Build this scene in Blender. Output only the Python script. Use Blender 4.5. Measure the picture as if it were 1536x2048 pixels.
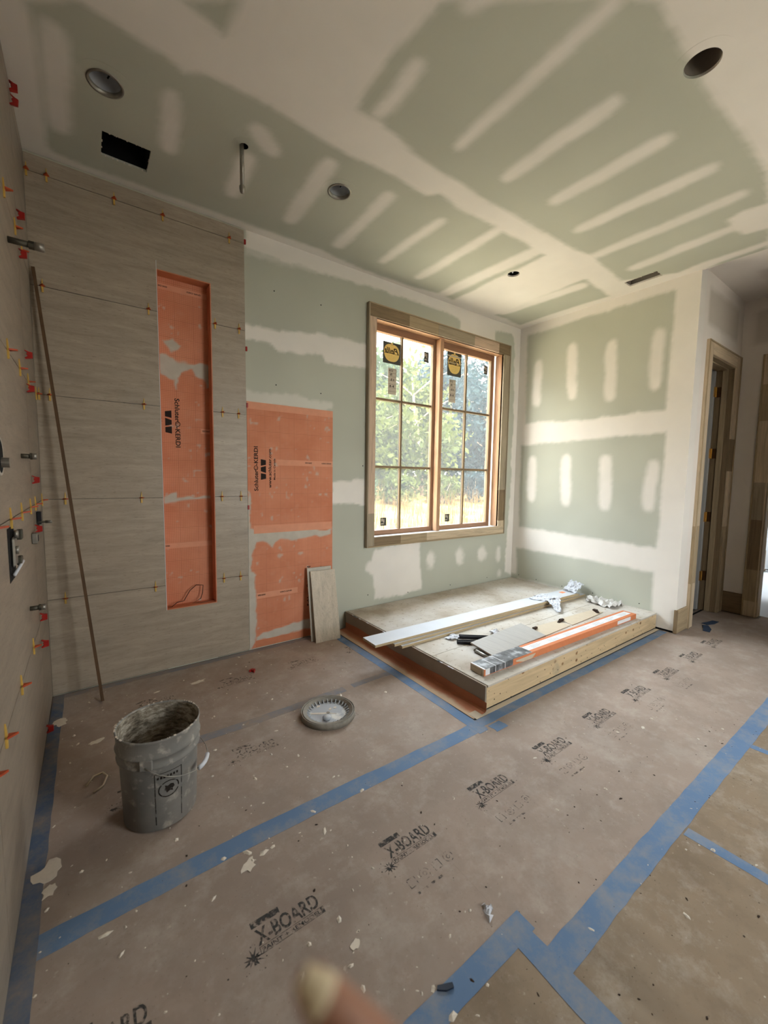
import bpy, bmesh, math, random
import numpy as np
from mathutils import Vector, Matrix

for o in list(bpy.data.objects): bpy.data.objects.remove(o)
SC = bpy.context.scene
COL = SC.collection
R = math.radians
rnd = random.Random(7)

# ---------------------------------------------------------------- camera, light, exposure
def make_camera():
    cx, cy, cz, yaw, pitch, roll, f = 0.2179, -3.0856, 1.3506, 0.6269, -0.0846, 0.0143, 818.9752
    fwd = Vector((math.sin(yaw)*math.cos(pitch), math.cos(yaw)*math.cos(pitch), math.sin(pitch)))
    r0 = Vector((math.cos(yaw), -math.sin(yaw), 0)); u0 = r0.cross(fwd)
    r = math.cos(roll)*r0 + math.sin(roll)*u0; u = -math.sin(roll)*r0 + math.cos(roll)*u0
    cam = bpy.data.cameras.new('camera'); o = bpy.data.objects.new('camera', cam); COL.objects.link(o)
    m = Matrix((r, u, -fwd)).transposed().to_4x4(); m.translation = (cx, cy, cz); o.matrix_world = m
    cam.sensor_fit = 'HORIZONTAL'; cam.sensor_width = 36.0; cam.lens = f/1536*36
    cam.clip_start = 0.01; cam.clip_end = 200
    cam.dof.use_dof = True; cam.dof.focus_distance = 3.2; cam.dof.aperture_fstop = 4.5
    SC.camera = o
    return Vector((cx, cy, cz)), r, u, fwd
CAM, CR, CU, CF = make_camera()

wd = bpy.data.worlds.new('sky'); SC.world = wd; wd.use_nodes = True
nt = wd.node_tree; nt.nodes.clear()
out = nt.nodes.new('ShaderNodeOutputWorld'); bg = nt.nodes.new('ShaderNodeBackground')
# bright hazy sky, a little bluer overhead than at the horizon
tcw = nt.nodes.new('ShaderNodeTexCoord'); spw = nt.nodes.new('ShaderNodeSeparateXYZ'); sky = nt.nodes.new('ShaderNodeValToRGB')
nt.links.new(tcw.outputs['Generated'], spw.inputs[0]); nt.links.new(spw.outputs[2], sky.inputs[0])
sky.color_ramp.elements[0].position = 0.0; sky.color_ramp.elements[0].color = (0.98, 0.97, 0.93, 1); sky.color_ramp.elements[1].position = 0.8; sky.color_ramp.elements[1].color = (0.80, 0.90, 1.0, 1)
bg.inputs['Strength'].default_value = SKY_STRENGTH = 5.0
nt.links.new(sky.outputs[0], bg.inputs[0]); nt.links.new(bg.outputs[0], out.inputs[0])

def lamp(name, kind, loc, energy, color=(1,1,1)):
    l = bpy.data.lights.new(name, kind); l.energy = energy; l.color = color
    o = bpy.data.objects.new(name, l); COL.objects.link(o); o.location = loc; return o, l
so, sl = lamp('sun', 'SUN', (0, -10, 20), 5.0, (1.0, 0.94, 0.84)); sl.angle = R(0.6)
# the sun stands behind and to the left of the house: it lights the garden, not the room
so.rotation_euler = Vector((0.30, 0.62, -1.05)).to_track_quat('-Z', 'Y').to_euler()
def portal(name, loc, rot, sx, sy):
    o, l = lamp(name, 'AREA', loc, 0); l.shape = 'RECTANGLE'; l.size = sx; l.size_y = sy
    l.cycles.is_portal = True; o.rotation_euler = rot; return o
portal('fill_window_portal', (2.95, -5.03, 1.60), (R(90), 0, 0), 1.5, 1.7)  # portal of the window added behind the camera
portal('window_portal', (3.2, 0.20, 1.77), (R(-90), 0, 0), 1.9, 2.05)

SC.view_settings.view_transform = 'Standard'; SC.view_settings.look = 'None'
SC.view_settings.gamma = 1.0; SC.view_settings.use_curve_mapping = False
SC.view_settings.exposure = 1.95
SC.cycles.use_denoising = True
SC.cycles.max_bounces = 6; SC.cycles.diffuse_bounces = 4; SC.cycles.glossy_bounces = 2; SC.cycles.transmission_bounces = 3; SC.cycles.transparent_max_bounces = 8
SC.cycles.use_adaptive_sampling = True; SC.cycles.adaptive_threshold = 0.04
SC.cycles.sample_clamp_indirect = 8.0; SC.cycles.caustics_reflective = False; SC.cycles.caustics_refractive = False

# ---------------------------------------------------------------- helpers
W, H, HH, D, X2 = 4.405, 3.10, 3.14, 1.742, 5.60
ZP, XP, YP = 0.153, 2.042, 1.597       # platform height, left edge, front edge

def link(name, me, mat=None, parent=None, smooth=False):
    o = bpy.data.objects.new(name, me); COL.objects.link(o)
    if mat is not None:
        for m in (mat if isinstance(mat, (list, tuple)) else [mat]): me.materials.append(m)
    if parent is not None: o.parent = parent
    if smooth:
        for p in me.polygons: p.use_smooth = True
    return o
def obj(name, bm, mat=None, parent=None, smooth=False):
    bmesh.ops.recalc_face_normals(bm, faces=bm.faces)
    me = bpy.data.meshes.new(name); bm.to_mesh(me); bm.free()
    return link(name, me, mat, parent, smooth)
def empty(name, loc=(0,0,0), rz=0):
    o = bpy.data.objects.new(name, None); COL.objects.link(o); o.location = loc; o.rotation_euler = (0,0,rz)
    o.empty_display_size = 0.05; return o
def tag(o, label=None, cat=None, group=None, kind=None):
    if label: o['label'] = label
    if cat: o['category'] = cat
    if group: o['group'] = group
    if kind: o['kind'] = kind
    return o
def struct(o, label=None): o['kind'] = 'structure'; (label and o.__setitem__('label', label)); return o
def box(bm, a, b, bev=0.0):
    x0,y0,z0 = a; x1,y1,z1 = b
    vs = [bm.verts.new(p) for p in ((x0,y0,z0),(x1,y0,z0),(x1,y1,z0),(x0,y1,z0),(x0,y0,z1),(x1,y0,z1),(x1,y1,z1),(x0,y1,z1))]
    fs = [bm.faces.new([vs[i] for i in f]) for f in ((0,3,2,1),(4,5,6,7),(0,1,5,4),(1,2,6,5),(2,3,7,6),(3,0,4,7))]
    if bev > 0:
        es = list({e for f in fs for e in f.edges})
        bmesh.ops.bevel(bm, geom=es, offset=bev, segments=1, affect='EDGES', profile=0.5)
    return vs
def boxo(name, a, b, mat, parent=None, bev=0.0):
    bm = bmesh.new(); box(bm, a, b, bev); return obj(name, bm, mat, parent)
def prism(bm, poly, z0, z1, f=lambda x,y,z:(x,y,z)):
    lo = [bm.verts.new(f(x,y,z0)) for x,y in poly]; hi = [bm.verts.new(f(x,y,z1)) for x,y in poly]
    n = len(poly); bm.faces.new(lo[::-1]); bm.faces.new(hi)
    for i in range(n): bm.faces.new((lo[i], lo[(i+1)%n], hi[(i+1)%n], hi[i]))
def tube(bm, pts, r, seg=8, caps=True):
    pts = [Vector(p) for p in pts]; n = len(pts); rs = r if isinstance(r, (list,tuple)) else [r]*n
    up = None; rings = []
    for i, p in enumerate(pts):
        t = (pts[min(i+1,n-1)] - pts[max(i-1,0)]).normalized()
        if up is None: up = t.orthogonal().normalized()
        a = (up - t*up.dot(t)).normalized(); up = a; b = t.cross(a)
        rings.append([bm.verts.new(p + rs[i]*(math.cos(2*math.pi*k/seg)*a + math.sin(2*math.pi*k/seg)*b)) for k in range(seg)])
    for i in range(n-1):
        for k in range(seg): bm.faces.new((rings[i][k], rings[i][(k+1)%seg], rings[i+1][(k+1)%seg], rings[i+1][k]))
    if caps: bm.faces.new(rings[0][::-1]); bm.faces.new(rings[-1])
def lathe(bm, prof, c=(0,0,0), seg=48, axis='z'):
    rings = []
    for r, z in prof:
        if r < 1e-6:
            rings.append([bm.verts.new((c[0], c[1], c[2]+z))])
        else:
            rings.append([bm.verts.new((c[0]+r*math.cos(2*math.pi*k/seg), c[1]+r*math.sin(2*math.pi*k/seg), c[2]+z)) for k in range(seg)])
    for A, B in zip(rings, rings[1:]):
        for k in range(seg):
            k2 = (k+1) % seg
            if len(A) == 1 and len(B) == 1: continue
            if len(A) == 1: bm.faces.new((A[0], B[k2], B[k]))
            elif len(B) == 1: bm.faces.new((A[k], A[k2], B[0]))
            else: bm.faces.new((A[k], A[k2], B[k2], B[k]))
def xform(bm, m): bmesh.ops.transform(bm, matrix=m, verts=bm.verts)

# ---- noise and masks for paint-like coverage on big surfaces
def vnoise(x, y, s, seed=0):
    g = np.random.RandomState(seed).rand(64, 64)
    X = np.asarray(x)/s + 1000.0; Y = np.asarray(y)/s + 1000.0
    xi = np.floor(X).astype(int); yi = np.floor(Y).astype(int); fx = X-xi; fy = Y-yi
    fx = fx*fx*(3-2*fx); fy = fy*fy*(3-2*fy)
    a = g[xi%64, yi%64]; b = g[(xi+1)%64, yi%64]; c = g[xi%64, (yi+1)%64]; d = g[(xi+1)%64, (yi+1)%64]
    return (a*(1-fx)+b*fx)*(1-fy) + (c*(1-fx)+d*fx)*fy
def sd_poly(x, y, poly):
    d = np.full(x.shape, 1e9); ins = np.zeros(x.shape, bool); n = len(poly)
    for i in range(n):
        ax, ay = poly[i]; bx, by = poly[(i+1)%n]
        ex, ey = bx-ax, by-ay; L = ex*ex+ey*ey+1e-12
        t = np.clip(((x-ax)*ex+(y-ay)*ey)/L, 0, 1)
        d = np.minimum(d, np.hypot(x-ax-t*ex, y-ay-t*ey))
        c = ((ay > y) != (by > y))
        with np.errstate(divide='ignore', invalid='ignore'):
            xx = (bx-ax)*(y-ay)/((by-ay) if by != ay else 1e-12)+ax
        ins ^= c & (x < xx)
    return np.where(ins, -d, d)
def sd_cap(x, y, c):
    ax, ay, bx, by, r = c; ex, ey = bx-ax, by-ay; L = ex*ex+ey*ey+1e-12
    t = np.clip(((x-ax)*ex+(y-ay)*ey)/L, 0, 1)
    return np.hypot(x-ax-t*ex, y-ay-t*ey) - r*(0.84+0.16*np.sqrt(np.clip(4*t*(1-t)*1.6, 0, 1)))
def cover(sd, soft): return np.clip(0.5 - sd/soft, 0, 1)
def spaced(a, b, step, extra=()):
    n = max(1, int(round((b-a)/step))); v = list(np.linspace(a, b, n+1))
    for e in extra:
        if a < e < b:
            i = int(np.argmin([abs(q-e) for q in v]))
            if 0 < i < len(v)-1: v[i] = e
            else: v.append(e)
    return np.array(sorted(set(round(float(q), 5) for q in v)))
def sheet(name, us, vs, f, masks, mat, hole=None, thick=0.0, flip=False, parent=None):
    """gridded surface f(u, v) -> xyz with per-vertex coverage masks; solid backwards by `thick`"""
    U, V = np.meshgrid(us, vs, indexing='ij'); nu, nv = len(us), len(vs)
    P = np.stack(f(U, V), -1).reshape(-1, 3)
    uc = (us[:-1]+us[1:])/2; vc = (vs[:-1]+vs[1:])/2; UC, VC = np.meshgrid(uc, vc, indexing='ij')
    keep = np.ones(UC.shape, bool) if hole is None else ~hole(UC, VC)
    I, J = np.nonzero(keep); q = np.stack([I*nv+J, (I+1)*nv+J, (I+1)*nv+J+1, I*nv+J+1], -1)
    if flip: q = q[:, ::-1]
    used = np.zeros(nu*nv, bool); used[q.ravel()] = True
    idx = np.cumsum(used)-1; P = P[used]; q = idx[q]
    me = bpy.data.meshes.new(name); me.from_pydata(P.tolist(), [], q.tolist()); me.update()
    for k, fn in masks.items():
        a = me.attributes.new(k, 'FLOAT', 'POINT'); a.data.foreach_set('value', fn(U, V).reshape(-1)[used].astype(np.float32))
    o = link(name, me, mat, parent)
    if thick:
        m = o.modifiers.new('thickness', 'SOLIDIFY'); m.thickness = thick; m.offset = -1
    return o

# ---- lettering
_tc = {}
def letters(body, size=1.0, shear=0.0):
    """flat outline of a text: verts (x, y) and faces, starting at x = 0 on the baseline, cap height about 0.7 * size"""
    k = (body, shear)
    if k not in _tc:
        c = bpy.data.curves.new('t', 'FONT'); c.body = body; c.size = 1.0; c.shear = shear; c.resolution_u = 3; c.offset = 0.02
        o = bpy.data.objects.new('t', c); COL.objects.link(o); bpy.context.view_layer.update()
        me = bpy.data.meshes.new_from_object(o.evaluated_get(bpy.context.evaluated_depsgraph_get()))
        vs = np.array([v.co[:2] for v in me.vertices]) if len(me.vertices) else np.zeros((0,2))
        fs = [tuple(p.vertices) for p in me.polygons]
        bpy.data.objects.remove(o); bpy.data.curves.remove(c); bpy.data.meshes.remove(me)
        if len(vs): vs[:,0] -= vs[:,0].min()
        _tc[k] = (vs, fs)
    vs, fs = _tc[k]; return vs*size, fs
class Print:
    def __init__(s): s.v = []; s.f = []
    def text(s, body, x, y, w=None, h=0.05, shear=0.0, mirror=False):
        vs, fs = letters(body, 1.0, shear)
        if not len(vs): return s
        tw = vs[:,0].max(); th = 0.7
        sx = (w/tw) if w else h/th; sy = h/th
        v = np.stack([(tw-vs[:,0] if mirror else vs[:,0])*sx+x, vs[:,1]*sy+y], -1)
        n = len(s.v); s.v += [tuple(p) for p in v]; s.f += [tuple(i+n for i in f) for f in fs]; return s
    def rect(s, x0, y0, x1, y1): return s.poly([(x0,y0),(x1,y0),(x1,y1),(x0,y1)])
    def poly(s, p):
        n = len(s.v); s.v += list(p); s.f.append(tuple(range(n, n+len(p)))); return s
    def frame(s, x0, y0, x1, y1, t):
        return s.rect(x0,y0,x1,y0+t).rect(x0,y1-t,x1,y1).rect(x0,y0+t,x0+t,y1-t).rect(x1-t,y0+t,x1,y1-t)
    def ring(s, x, y, rx, ry, t, n=28):
        for k in range(n):
            a, b = 2*math.pi*k/n, 2*math.pi*(k+1)/n
            s.poly([(x+rx*math.cos(a), y+ry*math.sin(a)), (x+rx*math.cos(b), y+ry*math.sin(b)), (x+(rx-t)*math.cos(b), y+(ry-t)*math.sin(b)), (x+(rx-t)*math.cos(a), y+(ry-t)*math.sin(a))])
        return s
    def build(s, name, f, mat, parent=None):
        me = bpy.data.meshes.new(name); me.from_pydata([f(x, y) for x, y in s.v], [], s.f); me.update()
        return link(name, me, mat, parent)

# ---- measured outlines of joint compound and bare board (metres in the plane of each surface)
CEIL_GREEN= [[(0.101, -0.931), (0.11, -0.714), (0.11, -0.431), (0.114, -0.106), (0.142, -0.051), (0.304, -0.049), (0.671, -0.05), (0.886, -0.057), (1.204, -0.065), (1.428, -0.071), (1.694, -0.085), (2.168, -0.041), (2.666, -0.038), (2.998, -0.089), (3.21, -0.071), (3.189, -1.087), (3.056, -1.084), (2.612, -1.086), (2.236, -1.062), (2.048, -1.091), (1.982, -1.03), (1.779, -1.043), (1.575, -1.04), (1.425, -1.025), (1.082, -1.046), (0.848, -1.04), (0.686, -1.02), (0.631, -0.971), (0.567, -1.012), (0.424, -1.032), (0.318, -1.038), (0.258, -1.047)], [(3.835, -0.086), (3.807, -1.05), (3.819, -1.07), (4.321, -1.032), (4.304, -0.877), (4.275, -0.342), (4.283, -0.07)], [(1.338, -1.85), (1.325, -1.696), (1.313, -1.491), (1.312, -1.334), (1.337, -1.281), (1.401, -1.285), (1.486, -1.288), (1.514, -1.276), (1.7, -1.244), (1.964, -1.233), (2.277, -1.231), (2.804, -1.253), (3.34, -1.274), (3.488, -1.298), (4.089, -1.244), (4.26, -1.511), (4.304, -1.599), (4.274, -1.787), (4.283, -2.169), (4.087, -2.208), (4.073, -2.094), (3.966, -2.064), (3.753, -2.071), (3.715, -2.153), (3.741, -2.275), (3.407, -2.341), (2.698, -2.311), (2.459, -2.311), (2.299, -2.314), (2.253, -2.299), (2.142, -2.318), (2.062, -2.307), (1.98, -2.327)], [(0.565, -1.276), (0.624, -1.266), (0.729, -1.252), (0.741, -1.407)], [(4.417, -1.789), (4.42, -2.143), (4.359, -2.155), (4.376, -1.866)]]
CEIL_MUD= [(0.174, -0.857, 0.17, -0.286, 0.05), (0.608, -0.82, 0.636, -0.478, 0.043), (0.989, -0.874, 1.095, -0.802, 0.051), (1.011, -0.661, 1.01, -0.323, 0.048), (1.391, -0.901, 1.409, -0.29, 0.053), (1.815, -0.886, 1.833, -0.217, 0.048), (2.244, -0.904, 2.229, -0.239, 0.041), (2.631, -1.071, 2.641, -0.22, 0.048), (3.078, -1.1, 3.043, -0.11, 0.069), (3.902, -0.98, 3.848, -0.18, 0.066), (1.43, -1.603, 1.434, -1.331, 0.038), (1.462, -1.962, 1.438, -1.9, 0.036), (1.859, -2.211, 1.877, -1.431, 0.037), (2.272, -2.024, 2.266, -1.446, 0.05), (2.691, -2.079, 2.674, -1.491, 0.054), (3.121, -2.149, 3.078, -1.433, 0.056), (3.523, -2.19, 3.505, -1.329, 0.055), (3.899, -2.064, 3.937, -1.41, 0.057)]
RIGHT_GREEN= [[(-0.078, 3.001), (-1.535, 3.003), (-1.558, 2.99), (-1.55, 1.989), (-0.851, 1.97), (-0.108, 2.007)], [(-0.059, 1.749), (-0.799, 1.766), (-1.559, 1.783), (-1.549, 0.743), (-0.856, 0.756), (-0.323, 0.776), (-0.072, 0.79)], [(-0.057, 0.52), (-0.388, 0.523), (-1.011, 0.523), (-1.539, 0.514), (-1.55, 0.135), (-0.074, 0.16)]]
RIGHT_MUD= [(-0.239, 2.652, -0.236, 2.219, 0.052), (-0.637, 2.738, -0.664, 2.244, 0.055), (-1.043, 2.654, -1.057, 2.176, 0.057), (-1.449, 2.66, -1.441, 2.216, 0.053), (-0.218, 1.563, -0.226, 1.14, 0.06), (-0.628, 1.574, -0.653, 1.118, 0.057), (-1.049, 1.543, -1.068, 1.096, 0.059), (-1.473, 1.497, -1.46, 1.117, 0.054)]
BACK_MUD= [[(1.193, 3.111), (1.191, 2.978), (1.289, 2.979), (1.491, 2.964), (1.651, 2.979), (1.926, 2.99), (2.134, 2.988), (2.235, 3.0), (2.637, 3.004), (3.256, 3.003), (3.393, 2.981), (3.417, 2.781), (3.966, 2.783), (3.954, 2.997), (4.244, 3.014), (4.298, 2.902), (4.358, 1.697), (4.286, 0.587), (4.279, 0.239), (4.408, 0.185), (4.428, 3.212), (2.379, 3.254)], [(1.173, 2.442), (1.488, 2.464), (1.777, 2.49), (2.283, 2.527), (2.286, 2.305), (1.845, 2.289), (1.813, 2.328), (1.528, 2.318), (1.435, 2.293), (1.384, 2.332), (1.171, 2.34)], [(1.917, 1.308), (2.272, 1.324), (2.276, 1.081), (1.918, 1.124)], [(2.365, 0.675), (2.922, 0.725), (2.913, 0.557), (2.962, 0.256), (2.956, 0.215), (2.652, 0.196), (2.36, 0.219), (2.345, 0.446), (2.272, 0.492), (2.282, 0.561), (2.338, 0.579)]]
BACK_SMEAR= [[(1.184, 1.975), (1.606, 1.989), (1.907, 1.961), (1.907, 1.899), (1.182, 1.874)]]
BACK_BLOB= [(3.063, 0.542, 3.066, 0.452, 0.056), (3.497, 0.547, 3.501, 0.447, 0.055), (3.859, 0.501, 3.86, 0.477, 0.085), (4.142, 0.509, 4.147, 0.412, 0.046), (4.186, 0.232, 4.186, 0.22, 0.028)]
KERDI_SMEAR= [[(1.195, 0.945), (1.323, 0.921), (1.615, 0.902), (1.902, 0.905), (1.897, 0.849), (1.615, 0.84), (1.507, 0.836), (1.402, 0.837), (1.394, 0.789), (1.342, 0.83), (1.251, 0.837), (1.235, 0.788), (1.215, 0.724), (1.214, 0.627), (1.241, 0.592), (1.243, 0.446), (1.254, 0.385), (1.243, 0.187), (1.234, 0.048), (1.194, 0.005), (1.171, 0.011), (1.184, 0.938)], [(1.242, 0.087), (1.355, 0.115), (1.502, 0.134), (1.704, 0.145), (1.703, 0.067), (1.524, 0.062), (1.354, 0.062), (1.242, 0.051)], [(1.199, 1.241), (1.217, 1.165), (1.207, 0.937), (1.184, 0.938), (1.188, 1.241)]]
NICHE_SMEAR= [[(0.63, 2.133), (0.676, 2.161), (0.736, 2.129), (0.83, 2.118), (0.968, 2.128), (0.973, 1.995), (0.942, 1.973), (0.909, 2.028), (0.86, 2.031), (0.845, 2.087), (0.765, 2.06), (0.746, 1.93), (0.732, 2.002), (0.687, 2.015), (0.636, 2.03)], [(0.634, 1.207), (0.718, 1.224), (0.717, 1.182), (0.943, 1.203), (0.942, 1.185), (0.717, 1.161), (0.633, 1.163)], [(0.663, 2.24), (0.724, 2.266), (0.769, 2.228), (0.753, 2.199), (0.706, 2.173), (0.677, 2.217)]]

# ---------------------------------------------------------------- materials
def srgb(r, g, b):
    f = lambda c: (c/255/12.92) if c/255 <= 0.04045 else ((c/255+0.055)/1.055)**2.4
    return (f(r), f(g), f(b), 1.0)
class Mat:
    """small node builder around one Principled shader"""
    def __init__(s, name, color=(0.5,0.5,0.5,1), rough=0.8, metal=0.0, spec=0.3):
        s.m = bpy.data.materials.new(name); s.m.use_nodes = True; s.t = s.m.node_tree; s.t.nodes.clear()
        s.out = s.n('ShaderNodeOutputMaterial'); s.p = s.n('ShaderNodeBsdfPrincipled')
        s.l(s.p.outputs[0], s.out.inputs[0])
        s.p.inputs['Base Color'].default_value = color; s.p.inputs['Roughness'].default_value = rough
        s.p.inputs['Metallic'].default_value = metal; s.p.inputs['Specular IOR Level'].default_value = spec
    def n(s, t, **kw):
        x = s.t.nodes.new(t)
        for k, v in kw.items(): setattr(x, k, v)
        return x
    def l(s, a, b): s.t.links.new(a, b)
    def co(s, scale=(1,1,1), loc=(0,0,0), rot=(0,0,0)):
        if not hasattr(s, 'tc'): s.tc = s.n('ShaderNodeTexCoord')
        mp = s.n('ShaderNodeMapping'); mp.inputs['Scale'].default_value = scale; mp.inputs['Location'].default_value = loc; mp.inputs['Rotation'].default_value = rot
        s.l(s.tc.outputs['Object'], mp.inputs[0]); return mp.outputs[0]
    def noise(s, scale=5, detail=4, vec=None, rough=0.55, dist=0.0):
        x = s.n('ShaderNodeTexNoise'); x.inputs['Scale'].default_value = scale; x.inputs['Detail'].default_value = detail
        x.inputs['Roughness'].default_value = rough; x.inputs['Distortion'].default_value = dist
        s.l(vec if vec is not None else s.co(), x.inputs['Vector']); return x.outputs['Fac']
    def ramp(s, fac, stops, interp='LINEAR'):
        x = s.n('ShaderNodeValToRGB'); e = x.color_ramp.elements; x.color_ramp.interpolation = interp
        while len(e) < len(stops): e.new(0.5)
        for el, (p, c) in zip(e, stops): el.position = p; el.color = c if len(c) == 4 else (*c, 1)
        s.l(fac, x.inputs[0]); return x.outputs[0]
    def mask(s, fac, a, b):
        x = s.n('ShaderNodeMapRange'); x.inputs[1].default_value = a; x.inputs[2].default_value = b; x.clamp = True
        s.l(fac, x.inputs[0]); return x.outputs[0]
    def mix(s, fac, a, b, mode='MIX'):
        x = s.n('ShaderNodeMix', data_type='RGBA', blend_type=mode)
        for inp, v in ((x.inputs[0], fac), (x.inputs[6], a), (x.inputs[7], b)):
            if isinstance(v, (int, float)): inp.default_value = v
            elif isinstance(v, tuple): inp.default_value = v
            else: s.l(v, inp)
        return x.outputs[2]
    def math(s, op, a, b=0.0):
        x = s.n('ShaderNodeMath', operation=op)
        for inp, v in ((x.inputs[0], a), (x.inputs[1], b)):
            if isinstance(v, (int, float)): inp.default_value = v
            else: s.l(v, inp)
        return x.outputs[0]
    def attr(s, name):
        x = s.n('ShaderNodeAttribute'); x.attribute_name = name; return x.outputs['Fac']
    def color(s, c): s.l(c, s.p.inputs['Base Color']); return s
    def bump(s, h, strength=0.3, dist=0.002):
        x = s.n('ShaderNodeBump'); x.inputs['Strength'].default_value = strength; x.inputs['Distance'].default_value = dist
        s.l(h, x.inputs['Height']); s.l(x.outputs[0], s.p.inputs['Normal']); return s
    def see_through(s, fac):
        """mix with a transparent shader where fac = 0 (worn print)"""
        t = s.n('ShaderNodeBsdfTransparent'); x = s.n('ShaderNodeMixShader')
        s.l(fac, x.inputs[0]); s.l(t.outputs[0], x.inputs[1]); s.l(s.p.outputs[0], x.inputs[2]); s.l(x.outputs[0], s.out.inputs[0]); return s

def plain(name, c, rough=0.7, metal=0.0, var=0.12, scale=30.0, spec=0.3):
    m = Mat(name, c, rough, metal, spec)
    if var:
        d = tuple(v*(1-var) for v in c[:3]) + (1,); b = tuple(min(1, v*(1+var)) for v in c[:3]) + (1,)
        m.color(m.mix(m.noise(scale, 3), d, b))
    return m.m
def drywall(name, base, mud, strength=1.0):
    m = Mat(name, base, 0.92, spec=0.15)
    n1 = m.noise(1.3, 2); n2 = m.noise(55, 1)
    b = m.mix(m.mask(n1, 0.3, 0.7), tuple(c*0.93 for c in base[:3])+(1,), tuple(c*1.05 for c in base[:3])+(1,))
    u = m.mix(m.mask(m.noise(3.0, 3), 0.25, 0.75), tuple(c*0.95 for c in mud[:3])+(1,), tuple(min(1,c*1.03) for c in mud[:3])+(1,))
    a = m.attr('mud')
    c = m.mix(a, b, u); m.color(c)
    m.bump(m.math('ADD', m.math('MULTIPLY', a, 0.6), m.math('MULTIPLY', n2, 0.12)), 0.25, 0.002)
    return m.m
GREEN = srgb(187, 188, 174); MUD = srgb(232, 226, 218)
M_GREEN = drywall('green_drywall', GREEN, MUD)
M_GREY = drywall('grey_drywall', srgb(206, 197, 186), srgb(232, 224, 216))
def tile_mat(name, axis, base=(168, 154, 137), seed=0.0):
    m = Mat(name, srgb(*base), 0.42, spec=0.4)
    sc = {'x': (0.9, 1, 7), 'y': (1, 0.9, 7), 'z': (9, 9, 0.7)}[axis]
    n1 = m.noise(3.2, 5, m.co(sc, (seed, seed, seed)), 0.66, 0.6); n2 = m.noise(9, 6, m.co(tuple(q*1.6 for q in sc), (seed+3,0,1)), 0.7)
    k = np.array(srgb(*base)[:3])
    c = m.ramp(n1, [(0.30, tuple(k*0.74)), (0.45, tuple(k*0.90)), (0.58, tuple(k)), (0.72, tuple(np.minimum(1, k*1.12)))])
    c = m.mix(m.mask(n2, 0.52, 0.75), c, tuple(k*0.72)+(1,))
    pits = m.mask(m.noise(60, 2, m.co(tuple(q*0.5 for q in sc)), 0.5), 0.63, 0.70)
    c = m.mix(m.math('MULTIPLY', pits, 0.6), c, tuple(k*0.42)+(1,))
    m.color(c); m.bump(n2, 0.08, 0.001); return m.m
M_TILE_B = tile_mat('travertine_tile_back', 'x'); M_TILE_L = tile_mat('travertine_tile_left', 'y', (148, 136, 121), 5.0)
M_TILE_S = tile_mat('striped_tile', 'z', (192, 177, 155), 2.0)
M_THINSET = plain('grey_thinset', srgb(196, 190, 178), 0.9, var=0.2, scale=18)
M_THINDARK = plain('thinset_backing', srgb(120, 112, 102), 0.95)
def kerdi_mat(name, u, v):
    m = Mat(name, srgb(214, 128, 88), 0.75, spec=0.2)
    sep = m.n('ShaderNodeSeparateXYZ'); m.l(m.co(), sep.inputs[0]); S = {'x': 0, 'y': 1, 'z': 2}
    def lines(ax, per, w):
        fr = m.math('FRACT', m.math('DIVIDE', m.math('ADD', sep.outputs[S[ax]], 10.0), per)); return m.math('LESS_THAN', fr, w)
    g = m.math('MAXIMUM', lines(u, 0.0118, 0.22), lines(v, 0.0118, 0.22))
    big = m.math('MAXIMUM', lines(v, 0.118, 0.03), lines(u, 0.118, 0.03))
    base = m.mix(m.mask(m.noise(4, 5), 0.3, 0.7), srgb(206, 130, 98), srgb(224, 152, 120))
    base = m.mix(m.mask(m.noise(11, 6), 0.55, 0.8), base, srgb(214, 150, 122))
    c = m.mix(m.math('MULTIPLY', g, 0.30), base, srgb(150, 76, 48)); c = m.mix(m.math('MULTIPLY', big, 0.18), c, srgb(120, 60, 40))
    sm = m.attr('smear'); sn = m.mix(m.noise(14, 5), srgb(176, 168, 154), srgb(208, 200, 188))
    m.color(m.mix(sm, c, sn)); return m.m
M_KERDI = kerdi_mat('orange_membrane', 'x', 'z'); M_KERDI_S = kerdi_mat('orange_membrane_side', 'y', 'z')
M_KPLAIN = plain('orange_membrane_plain', srgb(200, 126, 92), 0.75, var=0.2, scale=12)
M_KBAND = plain('pale_orange_band', srgb(220, 154, 124), 0.75, var=0.1, scale=20)
def ink(name, c, keep=(0.36, 0.48), scale=90):
    m = Mat(name, c, 0.9, spec=0.1); m.see_through(m.mask(m.noise(scale, 4), *keep)); return m.m
M_INK = ink('worn_black_ink', srgb(74, 72, 70), (0.36, 0.56), 70); M_INK2 = ink('faint_black_ink', srgb(96, 90, 86), (0.46, 0.64), 60)
M_INKK = plain('black_ink', srgb(40, 28, 24), 0.8, var=0.2, scale=80)
def wood(name, c, axis, var=0.16, sc=1.0):
    m = Mat(name, srgb(*c), 0.55, spec=0.25)
    s = {'x': (0.8, 14, 14), 'y': (14, 0.8, 14), 'z': (14, 14, 0.8)}[axis]
    n = m.noise(3.0*sc, 6, m.co(s), 0.6, 0.8); k = np.array(srgb(*c)[:3])
    f = m.noise(16*sc, 3, m.co(s), 0.6)
    col = m.ramp(n, [(0.30, tuple(k*(1-2*var))), (0.50, tuple(k)), (0.70, tuple(np.minimum(1, k*(1+var))))])
    m.color(m.mix(m.mask(f, 0.5, 0.8), col, tuple(k*(1-1.2*var))+(1,))); m.bump(f, 0.1, 0.001); return m.m
WOODS = {}
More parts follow.
